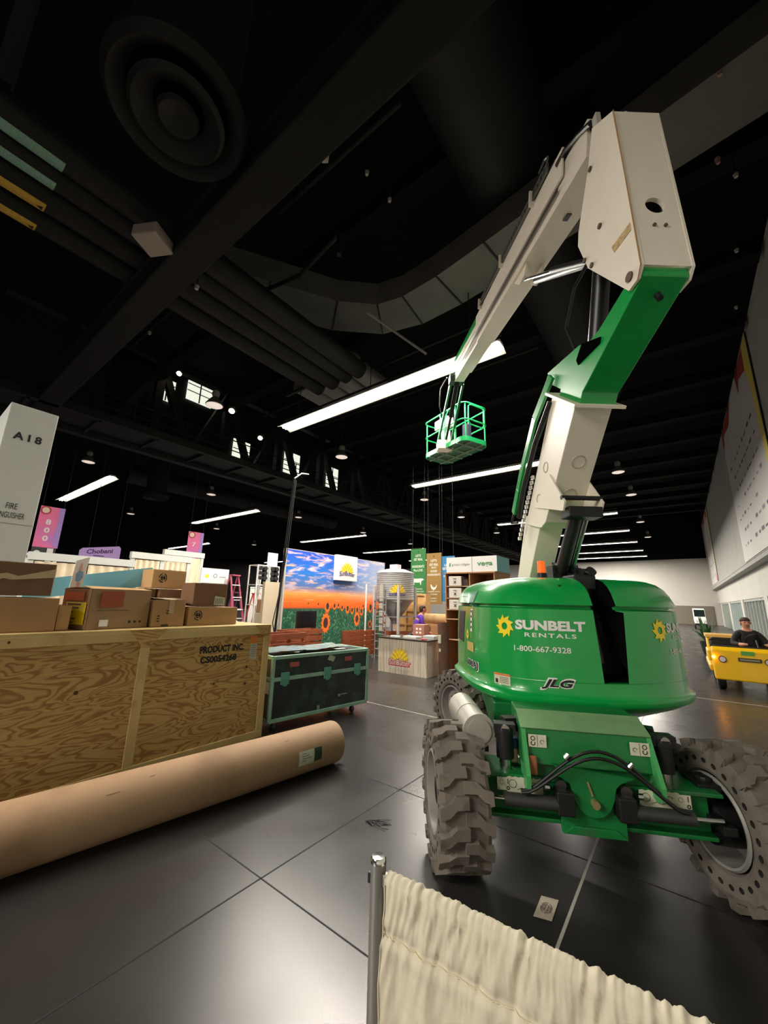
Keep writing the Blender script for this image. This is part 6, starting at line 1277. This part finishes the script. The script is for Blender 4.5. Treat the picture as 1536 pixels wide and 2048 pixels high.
# far generic booths (low, wide) behind : white partitions
for i, (x, y, w_, h_, c_) in enumerate(((-24, 18, 5, 2.6, (205, 200, 192)), (-20, 24, 5, 2.6, (190, 186, 180)), (-30, 14, 6, 2.8, (200, 196, 190)), (-15, 28, 5, 2.4, (185, 182, 176)))):
    t_ = thing('white_partition', ['white partition wall far behind the ladders', 'white partition wall far behind the mural', 'white partition wall far behind the drape booths', 'white partition wall far behind the silo'][i], 'partition', (x, y, 0)); MB().box(-w_ / 2, w_ / 2, -.05, .05, 0, h_).build('panel', mat('part%d' % i, c_, .7), t_); m = MB(); m.box(-w_ / 2, w_ / 2, -.07, .07, h_, h_ + .08); m.build('header', FRM, t_)

# ================================================================== CART, DRIVER, PLANT
cart = thing('utility_cart', 'yellow electric utility cart coming along the right wall', 'cart', (.98, 12.6, 0), .0)
YEL = mat('cart_yellow', (235, 185, 10), .35, coat=.3); YELP = mat('cart_yellow_dark', (215, 165, 12), .4)
m = MB(); m.prism([(0, .24), (.06, .9), (.22, .97), (.4, .96), (.45, .3), (.3, .24)], lambda v, z, u: (u, v, z), -.56, .72); m.build('front_cowl', YEL, cart, bevel=.03)
MB().box(-.62, .78, .4, 2.6, .38, .52).build('deck', YELP, cart, bevel=.02)
MB().box(-.6, .76, 1.5, 2.6, .52, .78).build('rear_box', YEL, cart, bevel=.03)
m = MB(); m.box(-.5, .68, 1.05, 1.5, .5, .72); m.box(-.5, .68, 1.45, 1.56, .7, 1.12); m.build('seat', BLACK, cart, bevel=.04)
m = MB(); m.tube([(-.55, .42, .95), (-.56, .5, 1.1), (-.4, .6, 1.14), (-.2, .6, 1.12)], .02, 8); m.box(-.5, .68, .44, .6, .85, .98); m.build('dash', BLACK, cart)
for x in (-.38, .42):
    m = MB(); m.cyl((x, .045, .70), (x, .02, .70), .075, n=20); hl = m.build('headlight_ring', mat('ring_brown', (90, 40, 25), .5), cart, smooth=True, rot=(.0, 0, 0)); MB().cyl((x, .02, .70), (x, .01, .70), .058, n=20).build('lens', mat('headlight', (210, 205, 210), .25), hl)
m = MB(); m.box(-.1, .3, .02, .05, .68, .76); m.build('front_plate', mat('plate_dark', (60, 50, 30), .5), cart); MB().box(-.07, .27, .012, .02, .70, .74).build('plate_insert', mat('plate_grey', (140, 135, 110), .5), cart)
MB().box(-.03, .2, .045, .055, .82, .91).build('green_sticker', mat('stk_green', (90, 160, 70), .5), cart)
MB().cyl((-.54, .05, .74), (-.54, -.01, .74), .032, n=12).build('turn_light', mat('turn_lamp', (255, 170, 60), .4, emit=(255, 150, 50), es=12), cart)
for x, y in ((-.45, .3), (.6, .3), (-.45, 2.1), (.6, 2.1)):
    t2 = MB().lathe([(-.07, .1), (-.08, .2), (-.05, .225), (.05, .225), (.08, .2), (.07, .1)], lambda h, a, b: (x + h, y + a, .225 + b), 24).build('wheel', BLACK, cart, smooth=True); MB().cyl((x - .06, y, .225), (x + .06, y, .225), .11, n=16).build('hub', GRY, t2)
m = MB(); m.cyl((.35, .55, .9), (.35, .85, 1.12), .02, n=8); st = m.build('steering_column', BLACK, cart); m = MB(); m.tube([(.35 + .19 * math.cos(2 * PI * i / 24), .86 - .12 * math.sin(2 * PI * i / 24), 1.12 + .15 * math.sin(2 * PI * i / 24)) for i in range(24)], .014, 6, closed=True); m.build('steering_wheel', BLACK, st, smooth=True)
dr = person('person in a black shirt driving the yellow cart, one arm out', (1.22, 13.8, .18), .18, SHIRT, True, True); dr.scale = (1.13, 1.1, 1.1)
t_ = thing('parked_cart', 'second yellow cart behind the driver, with a tan top', 'cart', (.78, 16.0, 0)); MB().box(-.33, .33, -.5, .5, .3, 1.04).build('body', YEL, t_, bevel=.04); MB().box(-.36, .36, -.55, .55, 1.04, 1.12).build('top', mat('cart_tan', (205, 165, 90), .5), t_)
for x in (-.26, .26):
    for y in (-.35, .35): MB().cyl((x - .05, y, .2), (x + .05, y, .2), .2, n=18).build('wheel', BLACK, t_, smooth=True)
# plant
pl = thing('potted_palm', 'bushy green potted plant at the far end of the right wall', 'plant', (.66, 22, 0)); pl.scale = (1.0, 1.0, 1.15); m = MB(); m.lathe([(0, .0), (0, .2), (.45, .28), (.45, .24), (.38, .22), (.38, 0)], lambda h, a, b: (a, b, h), 20); m.build('pot', BLACK, pl, smooth=True)
m = MB(); rr = random.Random(6)
for i in range(46):
    a = rr.uniform(0, 2 * PI); l = rr.uniform(.5, 1.0); e_ = rr.uniform(.5, 1.3); pts = [Vector((l * .55 * t * math.cos(a) * math.cos(e_) * 1.6, l * .55 * t * math.sin(a) * math.cos(e_) * 1.6, .4 + l * 1.1 * t * math.sin(e_) - .35 * t * t * (1.3 - e_))) for t in (0, .33, .66, 1)]
    sdv = Vector((-math.sin(a), math.cos(a), 0)); ws = (.012, .045, .04, .004); vs = []
    for p_, w_ in zip(pts, ws): vs += [p_ - sdv * w_, p_ + sdv * w_]
    m.add(vs, [(0, 1, 3, 2), (2, 3, 5, 4), (4, 5, 7, 6)])
m.build('foliage', mat('leaf', (52, 92, 48), .6, noise=.2), pl, smooth=True)
t_ = thing('white_van', 'white van front parked beyond the plant', 'vehicle', (1.15, 48, 0)); t_.scale = (.5, .8, .95); m = MB(); m.prism([(0, .4), (.1, .95), (.9, 1.15), (1.5, 1.9), (4, 2.0), (4, .4)], lambda v, z, u: (u, v, z), -.9, .9); m.build('body', WHITE, t_, bevel=.06); m = MB(); m.prism([(.93, 1.2), (1.46, 1.85), (1.44, 1.86), (.9, 1.2)], lambda v, z, u: (u, v, z), -.8, .8); m.build('windscreen', mat('van_glass', (30, 40, 38), .1), t_); m = MB(); m.box(-.9, .9, -.06, .1, .35, .55); m.build('bumper', BLACK, t_)
for x in (-.6, .6): MB().cyl((x, .02, .8), (x, -.02, .8), .11, n=14).build('headlight', mat('van_lamp', (235, 230, 220), .3), t_)
for x in (-.85, .85):
    for y in (.9, 3.2): MB().cyl((x - .1, y, .34), (x + .1, y, .34), .34, n=20).build('wheel', BLACK, t_, smooth=True)
